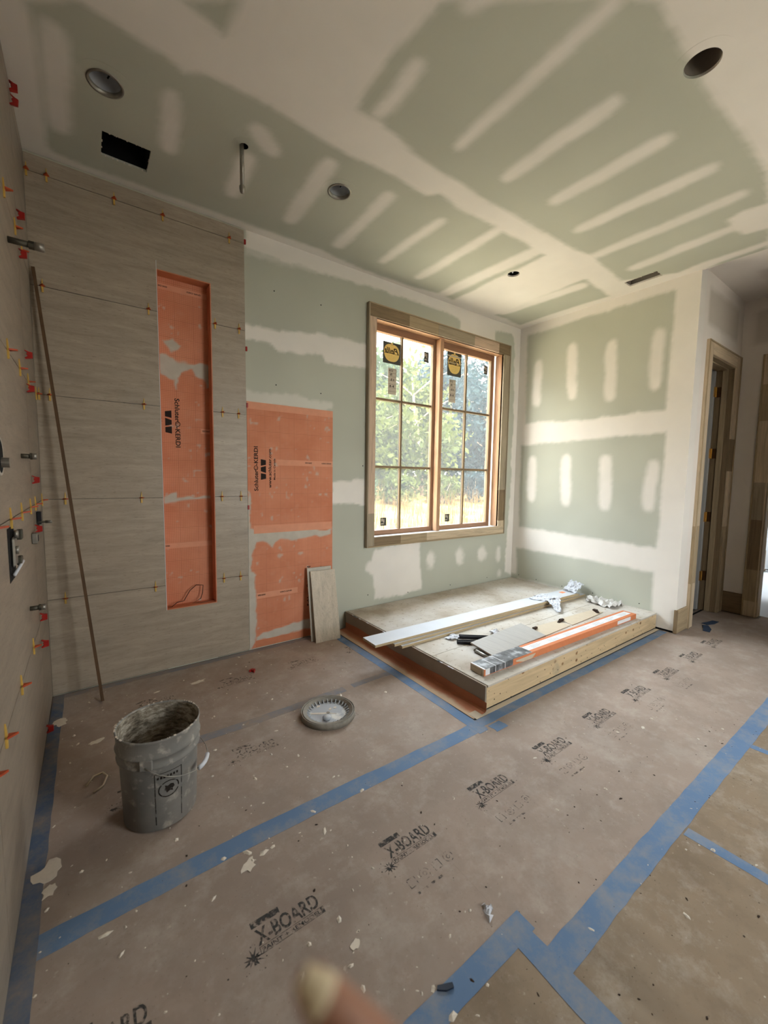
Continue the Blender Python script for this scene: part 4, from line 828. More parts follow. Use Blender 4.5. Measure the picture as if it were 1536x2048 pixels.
crumple('paper_sheet', [(3.70, -0.93), (3.88, -0.95, 0.0), (3.62, -1.12, -0.045), (3.58, -1.10, -0.04)], M_PPAPER, 'folded corner of white paper dangling in front of the boards', TB, 0.012, seed=3)
crumple('paper_sheet', [(4.18, -0.80), (4.38, -0.78, 0.06), (4.37, -0.92, 0.05), (4.16, -0.95)], M_PPAPER, 'white crumpled paper standing at the far end of the boards', TB, 0.03, seed=5)
crumple('plastic_wrap', [(4.16, -1.05), (4.34, -1.02), (4.35, -1.33), (4.12, -1.32)], M_PLASTIC, 'translucent crumpled wrap on the platform against the end wall', B1, 0.055, seed=6, cat='wrap', n=11)
crumple('paper_scrap', [(2.33, -0.955), (2.46, -0.935), (2.47, -1.005), (2.36, -1.015)], M_PAPER, 'small torn white scrap in front of the board stack', B1, 0.016, n=5, seed=7)
crumple('paper_scrap', [(2.70, -1.07), (2.79, -1.05), (2.80, -1.11), (2.70, -1.12)], M_PAPER, 'small folded white packet behind the grey tile', B1, 0.022, n=4, seed=8)
tag(slab('sticker', [(4.10+0.045*math.cos(a*0.785)*(1 if a % 2 else 0.75), -0.845+0.03*math.sin(a*0.785)*(1 if a % 2 else 0.75)) for a in range(8)], TB, TB+0.0008, plain('orange_sticker', srgb(240, 150, 110), 0.6)), 'orange ragged sticker on the top board', 'sticker')
# grey tile on two black channels
for i, (yy, lab) in enumerate(((-1.075, 'black metal channel under the grey tile, the one further out'), (-1.015, 'black metal channel under the grey tile, the one nearer the boards'))):
    bm = bmesh.new(); prof = [(0, 0), (0.030, 0), (0.030, 0.024), (0.027, 0.024), (0.027, 0.003), (0.003, 0.003), (0.003, 0.024), (0, 0.024)]; a = R(-40)
    prism(bm, prof, 0, 0.40 if i == 0 else 0.36); xform(bm, Matrix.Translation((2.345+0.085*i, yy, B1)) @ Matrix.Rotation(a, 4, 'Z') @ Matrix(((0, 0, 1, 0), (1, 0, 0, 0), (0, 1, 0, 0), (0, 0, 0, 1))))
    tag(obj('metal_channel', bm, M_BLACK), lab, 'channel', 'black channels on the platform')
tag(slab('grey_tile', [(2.385, -1.168), (3.020, -1.128), (2.960, -1.392), (2.340, -1.405)], B1+0.026, B1+0.036, M_GREYTILE, M_CEMSIDE), 'thin grey ribbed tile lying across the black channels', 'tile')
bm = bmesh.new(); tube(bm, [(2.350, -1.245, B1+0.012), (2.335, -1.395, B1+0.012)], 0.011, 12); o = tag(obj('metal_tube', bm, M_STEEL, None, True), 'short metal tube poking out under the grey tile', 'tube')
bm = bmesh.new(); tube(bm, [(2.352, -1.238, B1+0.014), (2.350, -1.247, B1+0.013)], 0.0125, 12); obj('collar', bm, M_DARKMETAL, o, True)
# long printed carton
ct = tag(empty('long_carton', (2.125, -1.515, B1)), 'long flat orange and white carton with dark photo print at its end', 'carton', None); grp = empty('tmp'); bpy.context.view_layer.update()
dx, dy = 1.925, -0.050; LC = math.hypot(dx, dy); aa = math.atan2(dy, dx)
def cbox(name, u0, u1, v0, v1, z0, z1, mat, par):
    bm = bmesh.new(); box(bm, (u0, v0, z0), (u1, v1, z1)); xform(bm, Matrix.Translation((2.125, -1.512, B1)) @ Matrix.Rotation(aa, 4, 'Z')); return obj(name, bm, mat, par)
HC = 0.043; WC = 0.112; ue = 0.47
cbox('carton_body', 0.0, LC, 0.0, WC, 0.0, HC, M_CARTON_O, grp); cbox('end_flap', -0.003, 0.0, 0.004, WC-0.004, 0.002, HC-0.002, M_CARDBOARD, grp); cbox('end_flap', -0.0055, -0.003, 0.02, WC-0.02, 0.002, HC*0.7, M_CARDBOARD, grp)
cbox('photo_print', 0.004, ue, -0.0008, WC+0.0008, HC, HC+0.0008, M_CARTON_K, grp); cbox('photo_print', 0.05, 0.27, -0.0010, -0.0002, 0.004, HC, M_CARTON_K, grp); cbox('photo_print', 0.0, 0.012, -0.0012, WC, HC+0.0002, HC+0.001, M_CARTON_W, grp)
for u in (0.10, 0.185): cbox('white_divider', u, u+0.005, -0.0014, WC, HC+0.0004, HC+0.0012, M_CARTON_W, grp)
for u in (0.10, 0.19): cbox('white_divider', u, u+0.005, -0.0016, -0.0006, 0.004, HC, M_CARTON_W, grp)
cbox('white_divider', 0.012, 0.05, -0.0014, -0.0004, 0.004, HC, M_CARTON_W, grp)
cbox('white_panel', ue, LC-0.03, 0.030, 0.088, HC, HC+0.0009, M_CARTON_W, grp); cbox('grey_panel', LC-0.32, LC-0.10, -0.0009, -0.0001, 0.008, HC-0.006, M_CARTON_W, grp)
p = Print(); rr = random.Random(3)
for k in range(7):
    for j in range(3): p.rect(ue+0.06+0.2*k, 0.04+0.014*j, ue+0.06+0.2*k+rr.uniform(0.06, 0.15), 0.044+0.014*j)
mtx = Matrix.Translation((2.125, -1.512, B1)) @ Matrix.Rotation(aa, 4, 'Z'); p.build('small_print', lambda u, v: tuple(mtx @ Vector((u, v, HC+0.0014))), plain('grey_ink', srgb(176, 178, 182), 0.7), grp)['kind'] = 'stuff'
bm = bmesh.new(); q = [(0.30, -0.004, 0.020), (0.36, -0.012, 0.010), (0.45, -0.016, 0.014), (0.50, -0.005, 0.028)]; vs = [bm.verts.new(v) for v in q] + [bm.verts.new((v[0], 0.004, 0.032)) for v in q]
for k in range(3): bm.faces.new((vs[k], vs[k+1], vs[k+5], vs[k+4]))
xform(bm, mtx); o = obj('torn_edge', bm, M_CARDBOARD, grp); m = o.modifiers.new('t', 'SOLIDIFY'); m.thickness = 0.002
for ch in list(grp.children): kid(ch, ct)
bpy.data.objects.remove(grp)
tag(slab('cardboard_sheet', [(3.02, -1.18), (3.42, -1.205), (3.40, -1.335), (2.99, -1.35), (3.03, -1.26)], B1, B1+0.004, M_CARDBOARD), 'torn tan cardboard strip beside the carton, nearer the grey tile', 'cardboard', 'cardboard pieces by the carton')
tag(slab('cardboard_sheet', [(3.47, -1.20), (3.93, -1.225), (3.98, -1.315), (3.72, -1.33), (3.42, -1.34), (3.44, -1.26)], B1, B1+0.005, M_CARDBOARD), 'torn tan cardboard strip beside the carton, nearer the end wall', 'cardboard', 'cardboard pieces by the carton')
for x, y, a, lab in ((3.06, -1.225, 0.3, 'crumpled brown label scrap by the corner of the grey tile'), (3.42, -1.235, 0.2, 'dark curled scrap between the two cardboard strips'), (3.93, -1.275, 0.9, 'dark curled scrap by the crumpled wrap')):
    bm = bmesh.new()
    for k in range(5): c = (x+0.018*(k-2)*math.cos(a), y+0.018*(k-2)*math.sin(a)); box(bm, (c[0]-0.016, c[1]-0.010, B1+0.004), (c[0]+0.014, c[1]+0.008, B1+0.010+0.007*(k % 3)))
    tag(obj('debris_scrap', bm, M_CHIP), lab, 'scrap', 'small scraps on the platform')

# ---------------------------------------------------------------- two tiles leaning on the membrane
def leaning(x0, y, w, h, th, lean, mat, lab, top=None):
    bm = bmesh.new(); box(bm, (0, 0, 0), (w, th, h), 0.001); xform(bm, Matrix.Translation((x0, y, 0.001)) @ Matrix.Rotation(R(-3.5), 4, 'Z') @ Matrix.Rotation(R(-lean), 4, 'X')); o = obj('floor_tile', bm, mat); tag(o, lab, 'tile', 'two tiles leaning by the platform'); return o
leaning(1.655, -0.118, 0.215, 0.600, 0.010, 9.2, M_THINSET, 'pale tile leaning against the orange membrane, behind the other')
leaning(1.672, -0.168, 0.220, 0.580, 0.011, 12.2, M_TILE_S, 'striped beige tile leaning in front of a paler tile by the orange membrane')

# ---------------------------------------------------------------- strip leaning in the corner
bm = bmesh.new(); a = Vector((0.243, -0.232, 0.001)); b = Vector((0.020, -0.030, 2.478)); d = (b-a).normalized(); s = Vector((1, 0, 0)); s = (s-d*s.dot(d)).normalized(); n = d.cross(s)
vs = [[bm.verts.new(p+s*u+n*v) for u, v in ((-0.008, -0.004), (0.008, -0.004), (0.008, 0.004), (-0.008, 0.004))] for p in (a+Vector((0, 0, 0.003)), b)]
for k in range(4): bm.faces.new((vs[0][k], vs[0][(k+1)%4], vs[1][(k+1)%4], vs[1][k]))
bm.faces.new(vs[0][::-1]); bm.faces.new(vs[1]); t = tag(obj('edging_strip', bm, M_ROD), 'thin brown strip leaning in the tiled corner', 'strip')

# ---------------------------------------------------------------- levelling clips in the tile joints
def clip_proto():
    """amber tab standing across the joint with a red wedge driven along it; +Y of the clip points out of the wall"""
    bm = bmesh.new(); prism(bm, [(-0.0045, -0.032), (0.0045, -0.032), (0.005, 0.0), (0.001, 0.040), (-0.001, 0.040), (-0.005, 0.0)], 0.0005, 0.0065, lambda x, y, z: (x, -z*(1 if y < 0.02 else 0.6), y)); tab = bpy.data.meshes.new('tab'); bm.to_mesh(tab); bm.free(); tab.materials.append(M_YELLOW)
    bm = bmesh.new(); prism(bm, [(-0.013, 0.0066), (0.013, 0.0066), (0.007, 0.020), (0.003, 0.030), (-0.004, 0.022)], -0.003, 0.003, lambda x, y, z: (x, -y, z+y*0.12)); wed = bpy.data.meshes.new('wedge'); bm.to_mesh(wed); bm.free(); wed.materials.append(M_ORANGE_W)
    return tab, wed
CT, CWD = clip_proto()
ORD = ['first', 'second', 'third', 'fourth', 'fifth', 'sixth', 'seventh', 'eighth', 'ninth', 'tenth', 'eleventh']
def clip(loc, rot, lab, grp_):
    t = empty('leveling_clip', loc); t.rotation_euler = rot
    for nme, me in (('tab', CT), ('wedge', CWD)): o = bpy.data.objects.new(nme, me); COL.objects.link(o); o.parent = t
    return tag(t, lab, 'tile clip', grp_)
JN = {2.994: 'topmost', 2.394: 'second highest', 1.794: 'middle', 1.194: 'second lowest', 0.594: 'lowest'}
CLIPS = {2.994: [0.012, 0.098, 0.413, 0.672, 1.084], 2.394: [0.055, 0.576, 0.979, 1.143], 1.794: [0.014, 0.062, 0.533, 1.018, 1.13], 1.194: [0.109, 0.501, 1.004, 1.139], 0.594: [0.085, 0.564, 1.007, 1.127]}
for z, xs in CLIPS.items():
    for k, x in enumerate(xs): clip((x, 0.0, z), (0, 0, 0), '%s amber clip from the corner in the %s tile joint of the niche wall' % (ORD[k], JN[z]), 'clips in the niche wall joints')
def wedge_mesh():
    bm = bmesh.new(); prism(bm, [(0.002, 0.019), (0.013, 0.011), (0.008, 0.003), (0.013, -0.006), (0.002, -0.015), (0.004, -0.019), (0.018, -0.016), (0.031, -0.013), (0.031, 0.013), (0.018, 0.015), (0.004, 0.021)], -0.008, 0.008, lambda x, y, z: (x, z, y)); me = bpy.data.meshes.new('red_wedge'); bm.to_mesh(me); bm.free(); me.materials.append(M_RED); return me
RW = wedge_mesh()
for k, (x, z) in enumerate(((XT, 3.010), (XT, 2.269), (XT, 1.866), (XT, 1.110))):
    bm = bmesh.new(); box(bm, (0.0006, -0.008, -0.016), (0.014, 0.006, 0.016), 0.002); o = obj('red_wedge', bm, M_RED); o.location = (x, 0.004, z); tag(o, 'red wedge stuck on the tile edge beside the green wall, %s from the top' % ORD[k], 'tile wedge', 'red wedges on the tile edge')
RZ = [3.066, 3.010, 2.524, 2.354, 1.901, 1.746, 1.314, 1.076, 0.634, 0.497, 0.050]
for k, z in enumerate(RZ):
    o = bpy.data.objects.new('red_wedge', RW); COL.objects.link(o); o.location = (0.0, -0.488, z); o.rotation_euler = (0, 0, 0) if k != 1 else (R(20), R(8), 0)
    tag(o, 'red wedge in the upright joint of the side wall, %s from the ceiling down' % ORD[k], 'tile wedge', 'red wedges in the side wall joint')
LC_ = {2.424: ([-0.349, -0.586, -0.888], 'highest'), 1.792: ([-0.020, -0.397, -0.714, -1.044], 'middle'), 1.190: ([-0.02, -0.390, -0.612, -0.929, -1.217, -1.50], 'chest-high'), 0.596: ([-0.809, -1.212, -1.561, -1.75], 'lowest')}
for z, (yy, nm) in LC_.items():
    for k, y in enumerate(yy): clip((0.0, y, z), (0, 0, R(90)), '%s amber clip from the corner in the %s tile joint of the side wall' % (ORD[k], nm), 'clips in the side wall joints')

# ---------------------------------------------------------------- plumbing in the side wall
def stub(y, z, l, r, lab, cap=True, mat=None):
    t = tag(empty('pipe_stub', (0, y, z)), lab, 'pipe', 'pipe stubs in the side wall'); bm = bmesh.new(); tube(bm, [(-0.009, 0, 0), (l*0.62, 0, 0)], r*0.75, 12); obj('pipe', bm, mat or M_DARKMETAL, t, True)
    if cap:
        bm = bmesh.new(); tube(bm, [(l*0.56, 0, 0), (l*0.72, 0, 0)], r*1.05, 8); obj('collar', bm, M_DARKMETAL, t); bm = bmesh.new(); tube(bm, [(l*0.72, 0, 0), (l, 0, 0)], r, 12); obj('cap', bm, M_STEEL, t, True)
    return t
stub(-0.838, 2.262, 0.112, 0.016, 'long galvanised pipe stub high on the side wall'); stub(-0.823, 1.417, 0.050, 0.013, 'short capped pipe stub at chest height on the side wall'); stub(-0.829, 0.772, 0.052, 0.013, 'short capped pipe stub low on the side wall'); stub(-0.361, 1.097, 0.062, 0.007, 'thin threaded stub close to the tiled corner')
t = tag(empty('valve_body', (0, -1.215, 1.085)), 'rough-in shower valve in a rectangular cut-out of the side wall', 'valve')
boxo('cut_out', (0.0004, -0.085, -0.100), (0.0012, 0.055, 0.080), M_DARK, t); boxo('body', (0.0014, -0.045, -0.055), (0.012, 0.03, 0.045), M_STEEL, t, 0.006)
for z in (0.055, 0.0):
    bm = bmesh.new(); tube(bm, [(0.010, -0.015, z), (0.020, -0.015, z)], 0.014, 14); obj('port', bm, M_STEEL, t, True)
for a, b in (((0.008, 0.02, 0.03), (0.026, 0.055, 0.065)), ((0.008, 0.02, -0.06), (0.022, 0.06, -0.03))): boxo('bracket', a, b, M_DARKMETAL, t, 0.003)
bm = bmesh.new(); tube(bm, [(0.008, -0.05, -0.08), (0.022, 0.05, -0.05)], 0.005, 8); obj('rod', bm, M_PAPER, t, True)
t = tag(empty('wall_hole', (0, -1.335, 1.40)), 'dark round hole cut in the side wall at the picture edge', 'hole')
bm = bmesh.new(); lathe(bm, [(0.0, 0.0), (0.052, 0.0), (0.052, 0.0009), (0.0, 0.0009)], seg=32); xform(bm, Matrix.Rotation(R(90), 4, 'Y')); obj('opening', bm, M_DARK, t); bm = bmesh.new(); lathe(bm, [(0.055, 0.0), (0.062, 0.0), (0.060, 0.0014), (0.055, 0.0014), (0.055, 0.0)], seg=32); xform(bm, Matrix.Rotation(R(90), 4, 'Y')); obj('rim', bm, M_THINSET, t)
bm = bmesh.new(); lathe(bm, [(0.0, 0.0), (0.016, 0.0), (0.016, 0.02), (0.0, 0.02)], seg=14); xform(bm, Matrix.Translation((0.001, 0.01, -0.02)) @ Matrix.Rotation(R(90), 4, 'Y')); obj('pipe_end', bm, M_STEEL, t)
t = tag(empty('outlet_box', (0, -0.345, 1.120)), 'small dark metal fitting beside the upper red wedge on the side wall', 'fitting'); boxo('body', (0.0005, -0.02, -0.035), (0.020, 0.018, 0.03), M_BLACK, t, 0.003); boxo('ear', (0.0005, -0.012, -0.06), (0.010, 0.012, -0.036), M_DARKMETAL, t, 0.002)
t = tag(empty('small_fitting', (0, -0.60, 1.045)), 'small grey square fitting between valve and corner on the side wall', 'fitting'); boxo('body', (0.0005, -0.028, -0.025), (0.022, 0.028, 0.025), M_STEEL, t, 0.003); boxo('recess', (0.0222, -0.016, -0.014), (0.0235, 0.016, 0.014), M_BLACK, t)

# wire lying in the niche
bm = bmesh.new(); tube(bm, [(0.635, 0.05, 0.424), (0.665, 0.04, 0.428), (0.70, 0.05, 0.450), (0.745, 0.06, 0.452), (0.785, 0.06, 0.52), (0.83, 0.065, 0.555), (0.875, 0.06, 0.548), (0.868, 0.055, 0.49), (0.855, 0.05, 0.455), (0.80, 0.05, 0.428), (0.86, 0.04, 0.426), (0.93, 0.05, 0.426), (0.95, 0.05, 0.426)], 0.0032, 6); tag(obj('wire', bm, M_WIRE, None, True), 'loop of brown wire lying at the foot of the niche', 'wire')

# ---------------------------------------------------------------- bucket
BX, BY = 0.413, -1.300
bk = tag(empty('bucket', (BX, BY, 0)), 'grey plastic bucket crusted with dried mortar, wire handle hanging down', 'bucket')
bm = bmesh.new(); lathe(bm, [(0.0, 0.001), (0.124, 0.001), (0.130, 0.006), (0.1385, 0.255), (0.1395, 0.262)], seg=64); obj('body', bm, M_BUCKET, bk, True)
bm = bmesh.new(); lathe(bm, [(0.1395, 0.258), (0.1475, 0.262), (0.1485, 0.268), (0.1420, 0.273), (0.1425, 0.296), (0.1495, 0.300), (0.1515, 0.306), (0.1470, 0.312), (0.1475, 0.360), (0.1505, 0.365), (0.1500, 0.371), (0.1465, 0.372), (0.1440, 0.366)], seg=64); obj('rim_collar', bm, M_BUCKET, bk, True)
bm = bmesh.new(); prof = [(0.1440, 0.366), (0.1405, 0.30), (0.1370, 0.24), (0.130, 0.10), (0.122, 0.035), (0.0, 0.022)]; lathe(bm, prof, seg=64)
rr = np.random.RandomState(3)
for v in bm.verts:
    if v.co.z < 0.36:
        r = math.hypot(v.co.x, v.co.y); k = 1-0.035*rr.rand()
        if r > 0.01: v.co.x *= k; v.co.y *= k
        else: v.co.z += 0.004
obj('mortar_crust', bm, M_CRUST, bk, True)
bm = bmesh.new()
for k in range(40):   # dried lumps along the lip
    a = rr.rand()*6.283; s = 0.0009+0.0012*rr.rand(); box(bm, (0.148*math.cos(a)-s*1.6, 0.148*math.sin(a)-s*1.6, 0.3705), (0.148*math.cos(a)+s*1.6, 0.148*math.sin(a)+s*1.6, 0.372+s*0.6))
obj('dried_lip', bm, M_FLAKE, bk)['kind'] = 'stuff'
ea = math.atan2(-0.135, -0.060); A = Vector((math.cos(ea), math.sin(ea), 0)); Bd = -A; S = Vector((-A.y, A.x, 0))
if S.x < 0: S = -S
for e in (A, Bd):
    bm = bmesh.new(); box(bm, (-0.022, -0.004, -0.020), (0.022, 0.008, 0.020), 0.003); m = Matrix.Translation(e*0.1455+Vector((0, 0, 0.284))) @ Matrix.Rotation(math.atan2(e.y, e.x)-math.pi/2, 4, 'Z'); xform(bm, m); obj('ear', bm, M_BUCKET, bk)
pts = []
for k in range(25):
    t = math.pi*k/24; drop = 0.092*math.sin(t)**0.8
    r = 0.156+0.020*math.sin(t); v = A*(r*math.cos(t)) + S*(r*math.sin(t)); pts.append((v.x, v.y, 0.280-drop))
bm = bmesh.new(); tube(bm, pts, 0.0018, 6); h = obj('wire_handle', bm, M_STEEL, bk, True)
bm = bmesh.new(); tube(bm, pts[9:14], 0.0085, 12); obj('grip', bm, M_PAPER, h, True)
# printed panel on the side towards the camera
pa = math.atan2(CAM.y-BY, CAM.x-BX)+0.20
def on_bucket(u, v): a = pa+u/0.137; r = 0.1300+0.0085*(v-0.006)/0.249+0.0008; return (r*math.cos(a), r*math.sin(a), v)
p = Print()
for k in range(10):
    z0, z1 = 0.03+0.0205*k, 0.03+0.0205*(k+1)
    p.rect(-0.048, z0, -0.0455, z1).rect(0.0455, z0, 0.048, z1)
for k in range(12): x0 = -0.048+0.008*k; p.rect(x0, 0.233, x0+0.008, 0.2355)
p.ring(0.0, 0.165, 0.037, 0.033, 0.004, 32); p.poly([(-0.020, 0.160), (-0.012, 0.172), (-0.014, 0.182), (-0.004, 0.176), (0.006, 0.182), (0.016, 0.178), (0.020, 0.166), (0.012, 0.160), (0.014, 0.150), (0.004, 0.156), (-0.008, 0.150), (-0.010, 0.158)])
for k in range(7): p.rect(-0.040+0.011*k, 0.212, -0.033+0.011*k, 0.222)
p.build('printed_panel', on_bucket, ink('bucket_print', srgb(48, 42, 38), (0.36, 0.46), 60), bk)

# ---------------------------------------------------------------- bucket lid
ld = tag(empty('bucket_cover', (1.279, -1.106, 0)), 'grey bucket lid with ribbed rim lying on the brown floor board', 'lid')
bm = bmesh.new(); lathe(bm, [(0.0, 0.006), (0.114, 0.006), (0.116, 0.010), (0.0, 0.0105)], seg=56); obj('disc', bm, M_LID, ld)
bm = bmesh.new(); lathe(bm, [(0.116, 0.004), (0.1185, 0.026), (0.138, 0.028), (0.139, 0.031), (0.1420, 0.031), (0.1425, 0.024), (0.147, 0.024), (0.149, 0.032), (0.152, 0.032), (0.1525, 0.0015), (0.150, 0.001), (0.146, 0.018), (0.120, 0.020), (0.118, 0.004), (0.116, 0.004)], seg=64); obj('rim', bm, M_LIDD, ld, True)
ribm = bpy.data.meshes.new('rib'); bm = bmesh.new(); prism(bm, [(0.098, 0.0106), (0.1165, 0.0106), (0.1185, 0.027), (0.112, 0.0265)], -0.0018, 0.0018, lambda x, y, z: (x, z, y)); bm.to_mesh(ribm); bm.free(); ribm.materials.append(M_LID)
for k in range(28): o = bpy.data.objects.new('rib', ribm); COL.objects.link(o); o.parent = ld; o.rotation_euler = (0, 0, 2*math.pi*k/28)
bm = bmesh.new(); lathe(bm, [(0.0, 0.0106), (0.021, 0.0106), (0.0225, 0.024), (0.020, 0.0275), (0.0, 0.0275)], (-0.035, -0.050, 0), 24); obj('spout_cap', bm, M_LID, ld, True)
bm = bmesh.new(); lathe(bm, [(0.0, 0.0106), (0.010, 0.0106), (0.010, 0.013), (0.0, 0.013)], (0.0, 0.0, 0), 16); obj('centre_boss', bm, M_LIDD, ld)
bm = bmesh.new(); rr = random.Random(11)
for (x0, y0, x1, y1, w) in ((-0.085, 0.045, 0.0, -0.005, 0.010), (0.0, -0.005, 0.035, -0.035, 0.004), (0.02, 0.02, 0.035, 0.035, 0.008), (0.05, 0.02, 0.066, 0.03, 0.010), (-0.03, 0.085, -0.005, 0.09, 0.007)):
    d = Vector((x1-x0, y1-y0)); n = Vector((-d.y, d.x)).normalized()*w; prism(bm, [(x0+n.x*.6, y0+n.y*.6), (x0-n.x*.6, y0-n.y*.6), ((x0+x1)/2-n.x, (y0+y1)/2-n.y), (x1-n.x*.5, y1-n.y*.5), (x1+n.x*.5, y1+n.y*.5), ((x0+x1)/2+n.x*.8, (y0+y1)/2+n.y*.8)], 0.0107, 0.0118)
obj('dried_splash', bm, M_FLAKE, ld)

# ---------------------------------------------------------------- litter on the floor
def splat(x, y, r, el, ang, lab, seed, mat=None, h=0.0016):
    rr = random.Random(seed); n = 15; c, s = math.cos(ang), math.sin(ang); P = []
    for k in range(n):
        a = 2*math.pi*k/n; q = r*rr.uniform(0.55, 1.15); u, v = q*math.cos(a)*el, q*math.sin(a); P.append((x+u*c-v*s, y+u*s+v*c))
    bm = bmesh.new(); prism(bm, P, 0.0005, h); return tag(obj('plaster_splat', bm, mat or M_FLAKE), lab, 'plaster splat', 'dried plaster spots on the floor')
splat(0.622, -1.757, 0.022, 1.6, 0.6, 'long pale plaster splat just in front of the first blue tape seam', 1); splat(0.060, -1.392, 0.045, 1.1, 1.2, 'large plaster splat against the blue tape of the side wall', 2); splat(0.066, -1.475, 0.020, 1.5, 1.2, 'small plaster splat in front of the large one by the side wall', 3)
splat(0.800, -2.175, 0.016, 1.2, 0.4, 'round plaster smear near the bottom printed mark', 4); splat(0.052, -0.352, 0.035, 1.3, 1.3, 'plaster splat under the lowest red wedge by the corner', 5); splat(0.206, -0.655, 0.020, 1.8, 0.3, 'oval plaster flake between bucket and corner', 6)
splat(0.300, -0.545, 0.012, 2.6, 0.8, 'thin plaster sliver behind the bucket', 7); splat(0.755, -0.30, 0.022, 2.4, 0.2, 'long plaster flake near the tile foot, below the niche', 8)
bm = bmesh.new(); rr = random.Random(5)
for k in range(7):
    a = rr.uniform(0, 6.28); x, y = 1.174+rr.gauss(0, 0.014), -2.334+rr.gauss(0, 0.010); l = rr.uniform(0.008, 0.018); h = rr.uniform(0.006, 0.016)
    vs = [bm.verts.new((x+l*math.cos(a+b), y+l*math.sin(a+b), 0.0006)) for b in (0, 2.2, 4.0)] + [bm.verts.new((x+0.3*l*math.cos(a), y+0.3*l*math.sin(a), h))]; 
    for f in ((0, 1, 3), (1, 2, 3), (2, 0, 3), (2, 1, 0)): bm.faces.new([vs[i] for i in f])
tag(obj('plaster_chunk', bm, M_PAPER), 'broken white plaster chunk near the corner of the tape zigzag', 'plaster chunk')
bm = bmesh.new(); prism(bm, [(0.915, -2.392), (0.922, -2.386), (0.960, -2.404), (0.956, -2.414), (0.935, -2.408)], 0.001, 0.006); tag(obj('plastic_shard', bm, plain('dark_blue_plastic', srgb(38, 48, 64), 0.4)), 'dark blue plastic shard lying on the tape', 'shard')
o = bpy.data.objects.new('red_wedge', RW); COL.objects.link(o); o.location = (1.080, -0.370, 0.0095); o.rotation_euler = (R(90), 0, 0.7); tag(o, 'red wedge lying loose on the floor before the orange membrane', 'tile wedge')
for x, y, a, lab in ((4.80, -1.862, 0.3, 'crumpled scrap of blue tape on the floor by the door casing'), (5.02, -1.83, -0.2, 'flat scrap of blue tape in the doorway')):
    bm = bmesh.new(); c, s = math.cos(a), math.sin(a); prism(bm, [(x+u*c-v*s, y+u*s+v*c) for u, v in ((-0.10, -0.02), (0.0, -0.035), (0.11, -0.015), (0.09, 0.03), (-0.02, 0.025), (-0.09, 0.03))], 0.001, 0.004); tag(obj('tape_scrap', bm, plain('dark_tape', srgb(58, 74, 98), 0.7)), lab, 'tape scrap', 'tape scraps by the door')
bm = bmesh.new(); tube(bm, [(0.165, -1.000, 0.006), (0.19, -0.955, 0.010), (0.225, -0.952, 0.012), (0.240, -0.985, 0.010), (0.225, -1.035, 0.006), (0.19, -1.06, 0.005)], 0.0045, 6); tag(obj('tape_curl', bm, M_CARDBOARD, None, True), 'curled ring of torn tape on the floor left of the bucket', 'tape scrap')
tag(boxo('threshold_strip', (4.80, -1.648, 0.0004), (5.43, -1.632, 0.004), M_DARK), 'dark strip across the floor of the doorway', 'strip')
# crumbs: too many and too small to count
def crumbs(name, n, mat, sizes, seed, area, label, dens=None):
    rr = np.random.RandomState(seed); V = []; F = []; k = 0
    while k < n:
        x, y = area[0]+rr.rand()*(area[2]-area[0]), area[1]+rr.rand()*(area[3]-area[1])
        if x > 1.86 and y > -1.72: continue
        if dens is not None and rr.rand() > dens(x, y): continue
        s = sizes[0]*(sizes[1]/sizes[0])**(rr.rand()**2.2); a = rr.rand()*6.28; e = 1+1.6*rr.rand()**2; h = s*(0.25+0.5*rr.rand()); i = len(V)
        for b in range(5): r = s*(0.7+0.5*rr.rand()); u, v = r*e*math.cos(b*1.2566), r*math.sin(b*1.2566); V.append((x+u*math.cos(a)-v*math.sin(a), y+u*math.sin(a)+v*math.cos(a), 0.0005))
        V.append((x, y, 0.0006+h)); F += [(i+b, i+(b+1) % 5, i+5) for b in range(5)]; F.append((i+4, i+3, i+2, i+1, i)); k += 1
    me = bpy.data.meshes.new(name); me.from_pydata(V, [], F); me.update(); tag(link(name, me, mat), label, 'debris', None, 'stuff')
crumbs('plaster_crumbs', 420, M_FLAKE, (0.0018, 0.010), 1, (0.05, -2.95, 3.0, -0.05), 'white plaster crumbs scattered over the floor boards', lambda x, y: 1.0 if x < 1.2 else 0.25)
crumbs('dirt_crumbs', 260, M_CHIP, (0.0012, 0.0045), 2, (0.1, -2.95, 3.2, -0.1), 'dark bits of dirt scattered over the floor boards', lambda x, y: 1.0 if y < -2.0 and x > 0.6 else 0.25)

# ---------------------------------------------------------------- outdoors: sunlit ground, dry grass, trees
gu = spaced(-14, 46, 1.0); gv = spaced(0.25, 46, 1.0)
def gz(x, y): return -0.45 + 0.125*np.clip(y-2.2, 0, 13) + 0.02*np.clip(y-15, 0, 40) + 0.28*(vnoise(x, y, 5.0, 51)-0.5) + 0.12*(vnoise(x, y, 1.7, 52)-0.5)
ground = sheet('ground', gu, gv, lambda u, v: (u, v, gz(u, v)), {}, M_GROUND); ground['kind'] = 'structure'; ground['label'] = 'sunlit dry grassy ground outside the window'
yard = sheet('ground_front', spaced(-14, 24, 2.0), spaced(-30, -5.05, 2.0), lambda u, v: (u, v, np.full(u.shape, -0.5)), {}, M_GRAVEL); yard['kind'] = 'structure'; yard['label'] = 'dry ground on the other side of the house'
apron = sheet('bounce_ground', spaced(-8, 16, 1.0), spaced(0.2, 4.6, 0.5), lambda u, v: (u, v, gz(u, v)+0.03), {}, M_BOUNCE); apron['kind'] = 'structure'; apron['label'] = 'unseen pale ground strip added to bounce light onto the ceiling'  # out of view, added pale to throw light up at the ceiling
def gh(x, y): return float(gz(np.array([x]), np.array([y]))[0])
